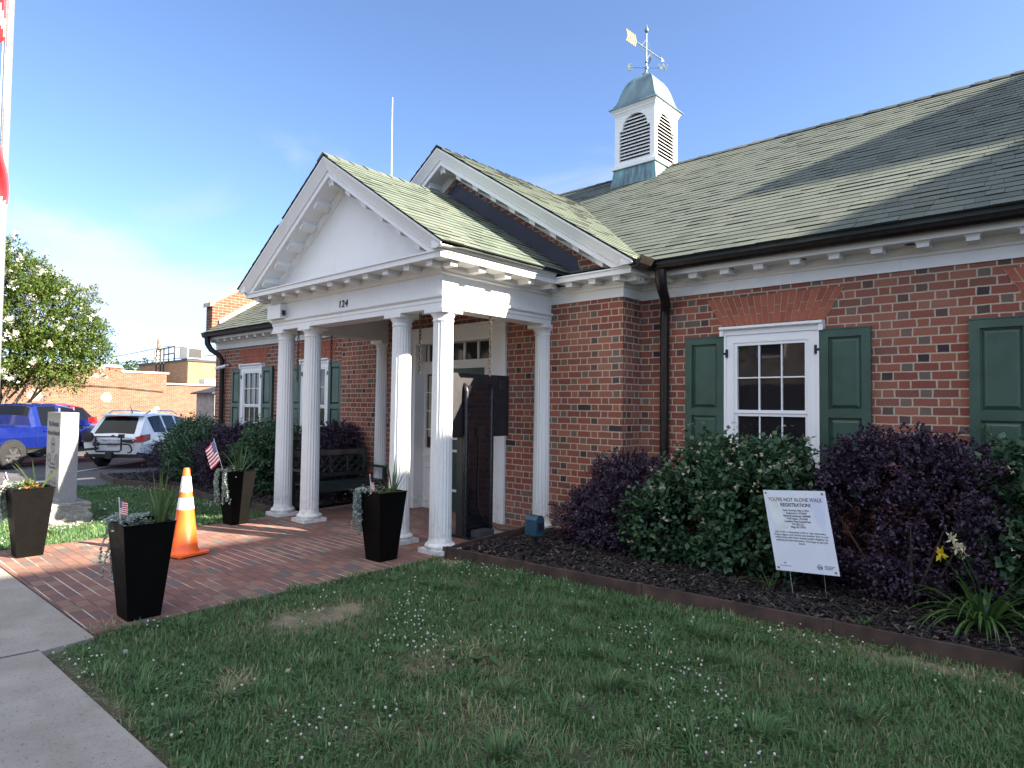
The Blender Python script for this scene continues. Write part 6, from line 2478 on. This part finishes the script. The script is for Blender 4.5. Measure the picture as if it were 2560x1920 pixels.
def wheel(root, x, y, r, w, paintring=True):
    s = 1 if y > 0 else -1
    mb = MB()
    prof = [(r * .62, -w / 2), (r * .93, -w / 2), (r, -w / 2 + .035), (r, w / 2 - .035), (r * .93, w / 2), (r * .62, w / 2)]
    n = 28
    vs, fs = [], []
    for (q, t) in prof:
        for k in range(n):
            a = 2 * math.pi * k / n
            vs.append((x + q * math.cos(a), y + t, r + q * math.sin(a)))
    for i in range(len(prof)):
        for k in range(n): fs.append((i * n + k, i * n + (k + 1) % n, ((i + 1) % len(prof)) * n + (k + 1) % n, ((i + 1) % len(prof)) * n + k))
    mb.add(vs, fs)
    t_ = mb.build('wheel', M_['tyre'], root)
    mb = MB()
    yo = y + s * (w / 2 - .03)
    mb.add([(x + r * .62 * math.cos(a), yo - s * .03, r + r * .62 * math.sin(a)) for a in np.linspace(0, 2 * math.pi, 20, False)], [tuple(range(20))])
    for k in range(6):
        a = k * math.pi / 3
        d, e = Vector((math.cos(a), 0, math.sin(a))), Vector((-math.sin(a), 0, math.cos(a)))
        c = Vector((x, yo, r))
        P = [c + d * .05 - e * .045, c + d * r * .6 - e * .03, c + d * r * .6 + e * .03, c + d * .05 + e * .045]
        mb.hexa([*P, *(p + Vector((0, s * .025, 0)) for p in P)])
    mb.lathe([(.06, -.02), (.06, .02)], (0, 0, 0), n=12)
    mb.v[-24:] = [(x + p[0], yo + p[2], r + p[1]) for p in mb.v[-24:]]
    mb.build('rim', M_['rim'], t_)


def arch_patch(root, x, y, r, s):
    mb = MB()
    n = 16
    P = [(x + r * math.cos(a), r * .93 + r * math.sin(a)) for a in np.linspace(-.15, math.pi + .15, n)]
    mb.prism(P, 'y', y - .02, y + .012)
    mb.build('wheel_arch', M_['car_trim'], root)


HZ = math.atan2(.719, -.695)
# white SUV: origin at its rear bumper, x forwards, right side at -y
suv = local_thing('white_suv', (-21.7, 6.4, -.415), 'white SUV with roof rails and a tinted rear window, parked facing away', 'car', None, HZ)
S = section
secs = [S(0.0, .42, .74, .52, .80, .70, .78, .90, .70, .95), S(.05, .38, .82, .50, .87, .74, .85, .98, .76, 1.04), S(.50, .32, .86, .44, .90, .78, .88, 1.07, .66, 1.56), S(.62, .30, .87, .42, .905, .78, .885, 1.08, .64, 1.615),
        S(.95, .27, .88, .40, .91, .78, .89, 1.07, .64, 1.65), S(1.38, .26, .88, .38, .91, .78, .895, 1.05, .65, 1.665), S(1.45, .26, .88, .38, .91, .78, .895, 1.045, .65, 1.665), S(2.2, .26, .88, .38, .91, .78, .895, 1.01, .65, 1.65),
        S(2.28, .26, .88, .38, .91, .78, .895, 1.005, .65, 1.648), S(3.0, .26, .88, .38, .91, .78, .89, .98, .63, 1.55), S(3.62, .28, .87, .40, .90, .76, .87, .95, .74, 1.02), S(4.25, .32, .84, .42, .88, .70, .84, .86, .66, .93), S(4.6, .36, .74, .48, .78, .64, .74, .76, .56, .80), S(4.66, .42, .66, .50, .70, .60, .66, .68, .5, .70)]
car_body(suv, secs, {'quarter': (3, 5), 'reardoor': (6, 7), 'frontdoor': (8, 9)}, {'rear': (1, 2), 'wind': (9, 10)}, M_['car_white'], 0, None)
for x in (.95, 3.65):
    for y in (-.825, .825):
        wheel(suv, x, y, .345, .22)
        arch_patch(suv, x, math.copysign(.90, y), .41, 1)
for s in (-1, 1):
    mb = MB()
    mb.hexa([(-.02, s * .44, .83), (-.02, s * .80, .82), (.04, s * .80, .82), (.04, s * .44, .83), (.012, s * .44, .90), (.03, s * .82, 1.02), (.07, s * .82, 1.02), (.06, s * .44, .90)])
    mb.hexa([(-.012, s * .78, .82), (-.008, s * .905, .82), (.34, s * .928, .88), (.34, s * .84, .88), (.03, s * .78, 1.03), (.045, s * .895, 1.03), (.34, s * .922, 1.05), (.34, s * .84, 1.05)])
    tl = mb.build('tail_lamp', M_['car_lamp'], suv)
    MB().lathe([(.001, 0), (.05, 0), (.05, .012), (.001, .014)], (0, 0, 0), n=12).build('reversing_lens', M_['car_lamp_clear'], tl)
    lens = tl.children[0]
    lens.data.transform(Matrix.Translation((-.022, s * .57, .862)) @ Matrix.Rotation(R(-90), 4, 'Y'))
    mb = MB()
    mb.tube([(.75, s * .56, 1.655), (.95, s * .57, 1.73), (1.6, s * .575, 1.75), (2.4, s * .57, 1.73), (2.75, s * .55, 1.62)], .022, 6)
    mb.build('roof_rail', M_['car_chrome'], suv)
    mb = MB().hexa([(2.95, s * .90, 1.0), (3.15, s * .90, 1.0), (3.15, s * 1.08, 1.02), (2.98, s * 1.08, 1.02), (2.95, s * .90, 1.12), (3.12, s * .90, 1.12), (3.12, s * 1.08, 1.13), (2.98, s * 1.08, 1.13)])
    mb.build('door_mirror', M_['car_white'], suv)
mb = MB().hexa([(.40, -.62, 1.585), (.40, .62, 1.585), (.66, .60, 1.625), (.66, -.60, 1.625), (.36, -.60, 1.60), (.36, .60, 1.60), (.66, .58, 1.66), (.66, -.58, 1.66)])
mb.build('spoiler', M_['car_white'], suv)
MB().box(.352, .40, -.22, .22, 1.575, 1.60).build('brake_light', M_['car_lamp'], suv)
pl = MB().box(-.022, .0, -.155, .155, .70, .86).build('licence_plate', M_['plate'], suv)
MB().box(-.024, -.0215, -.15, .15, .705, .735).build('red_band', M_['plate_red'], pl)
text_obj('plate_text', 'THB-2252', .085, M_['plate_blue'], pl, (-.0225, 0, .79), (0, -1, 0), (0, 0, 1), extrude=.001)
MB().box(-.03, .02, -.30, .30, .875, .895).build('tailgate_trim', M_['car_chrome'], suv)
bdg = MB().lathe([(.042, 0), (.055, 0), (.055, .012), (.042, .012)], (0, 0, 0), n=16)
bdg.v = [(.015 - z, x, y + .985) for x, y, z in bdg.v]
bdg.box(-.0, .014, -.075, .075, .972, .998)
bdg.build('badge', M_['car_chrome'], suv)
MB().box(-.06, .3, -.78, .78, .36, .46).build('bumper_trim', M_['car_trim'], suv)
MB().tube([(-.03, .52, .38), (.2, .52, .38)], .045, 10).build('exhaust', M_['car_chrome'], suv)
MB().tube([(1.0, 0, 1.66), (1.0, 0, 1.72), (.86, 0, 1.93)], [.03, .012, .005], 6).build('roof_aerial', M_['car_trim'], suv)
# folded bicycle rack on its tow hitch
rk_ = local_thing('bike_rack', (-21.7, 6.4, -.415), 'black folded bicycle rack mounted on the tow hitch of the white SUV', 'bike rack', None, HZ)
mb = MB()
mb.tube([(.1, -.02, .40), (-.22, -.02, .40)], .035, 6)
mb.box(-.25, -.13, -.11, .07, .34, .55)
mb.build('hitch_arm', M_['black_matte'], rk_)
mb = MB()
mb.tube([(-.2, .38, .98), (-.2, .38, .60), (-.2, .35, .55), (-.2, -.30, .55), (-.2, -.36, .60), (-.2, -.36, 1.0)], .026, 8)
mb.tube([(-.2, .60, .985), (-.2, -.33, .985)], .020, 8)
mb.tube([(-.2, .40, .76), (-.2, -.36, .765), (-.22, -.55, .77)], .024, 8)
mb.build('frame', M_['black_matte'], rk_)
for (y, z) in ((-.36, 1.0), (.36, .76)):
    MB().box(-.25, -.15, y - .07, y + .07, z - .05, z + .06).build('clamp', M_['black_matte'], rk_)
mb = MB().tube([(-.22, -.55, .77), (-.24, -.62, .75), (-.25, -.68, .68), (-.25, -.70, .60), (-.25, -.66, .53), (-.25, -.58, .52)], .022, 8)
mb.build('hook', M_['black_matte'], rk_)
MB().lathe([(.05, -.05), (.12, -.04), (.12, .04), (.05, .05)], (0, 0, 0), n=14).build('wheel_holder', M_['black_matte'], rk_)
h = rk_.children[-1]
for ch in rk_.children:
    if ch.name.startswith('wheel_holder'):
        ch.data.transform(Matrix.Translation((-.2, .60, .97)) @ Matrix.Rotation(R(90), 4, 'Y') @ Matrix.Scale(1.25, 4))
mb = MB()
mb.hexa([(-.36, .30, .60), (-.16, .30, .60), (-.16, .72, .56), (-.36, .72, .56), (-.36, .30, .68), (-.16, .30, .68), (-.16, .72, .63), (-.36, .72, .63)])
mb.build('wheel_tray', M_['black_matte'], rk_)
mb = MB()
mb.hexa([(-.30, -.42, .83), (-.18, -.42, .83), (-.18, -.70, .80), (-.30, -.70, .80), (-.30, -.42, .90), (-.18, -.42, .90), (-.18, -.66, .91), (-.30, -.66, .91)])
mb.build('wheel_tray', M_['black_matte'], rk_)


def pickup(name, label, loc, paint, rz):
    t = local_thing(name, loc, label, 'pickup truck', None, rz)
    zl = .08
    secs = [S(0.0, .62, .84, .70, .88, .90, .86, 1.16, .84, 1.22), S(.06, .56, .87, .66, .92, .92, .91, 1.22, .89, 1.28), S(1.62, .50, .88, .62, .93, .92, .92, 1.22, .90, 1.28), S(1.66, .48, .88, .60, .93, .92, .92, 1.22, .78, 1.56), S(1.78, .48, .88, .60, .93, .92, .92, 1.23, .72, 1.86),
            S(1.95, .48, .88, .60, .93, .92, .92, 1.23, .70, 1.91), S(2.62, .48, .88, .60, .93, .92, .92, 1.22, .70, 1.93), S(2.74, .48, .88, .60, .93, .92, .92, 1.22, .70, 1.92), S(3.28, .48, .88, .60, .93, .92, .92, 1.20, .68, 1.84), S(3.95, .50, .88, .62, .93, .92, .92, 1.19, .80, 1.26),
            S(4.7, .54, .86, .64, .91, .90, .90, 1.14, .74, 1.21), S(5.2, .60, .80, .68, .85, .84, .82, 1.04, .64, 1.10), S(5.34, .64, .72, .72, .76, .82, .74, .98, .58, 1.02)]
    car_body(t, secs, {'reardoor': (5, 6), 'frontdoor': (7, 9)}, {'rear': (3, 4), 'wind': (8, 9)}, paint, 0, None)
    for x in (1.02, 4.28):
        for y in (-.84, .84):
            wheel(t, x, y, .40, .27)
            arch_patch(t, x, math.copysign(.93, y), .455, 1)
    for s in (-1, 1):
        for x in (2.02, 2.84):
            MB().box(x, x + .18, *sorted((s * .925, s * .965)), 1.08, 1.12).build('door_handle', paint, t)
        for x in (1.84, 2.68, 3.62):
            MB().box(x - .004, x + .004, *sorted((s * .915, s * .933)), .66, 1.2).build('door_seam', M_['car_trim'], t)
        MB().box(1.45, 3.9, *sorted((s * .80, s * .99)), .46, .54).build('side_step', M_['car_trim'], t)
        MB().hexa([(3.30, s * .92, 1.22), (3.48, s * .92, 1.22), (3.48, s * 1.16, 1.24), (3.34, s * 1.16, 1.24), (3.30, s * .92, 1.40), (3.46, s * .92, 1.40), (3.46, s * 1.16, 1.42), (3.34, s * 1.16, 1.42)]).build('door_mirror', paint, t)
        MB().box(2.64, 2.72, *sorted((s * .80, s * .815)), 1.28, 1.80).build('pillar_trim', M_['car_chrome'], t)
        MB().box(-.01, .10, *sorted((s * .78, s * .93)), .92, 1.20).build('tail_lamp', M_['car_lamp'], t)
        MB().box(5.10, 5.30, *sorted((s * .62, s * .83)), .88, 1.04).build('headlight', M_['car_lamp_clear'], t)
    MB().box(-.12, .05, -.88, .88, .60, .76).build('rear_bumper', M_['car_trim'], t)
    MB().box(5.25, 5.42, -.80, .80, .55, .78).build('front_bumper', M_['car_trim'], t)
    return t


rw = Vector((-23.55, 4.28, -.415))
T0 = Vector((math.cos(R(122)), math.sin(R(122)), 0))
T1 = Vector((math.sin(R(122)), -math.cos(R(122)), 0))
pickup('blue_pickup', 'lifted blue crew cab pickup truck parked at the far left, nose to the wall', rw - T0 * 1.02 - T1 * .84, M_['car_blue'], R(122))
pickup('red_pickup', 'red pickup truck mostly hidden behind the blue truck and the memorial', (-28.3, 4.6, -.42), M_['car_red'], R(126))
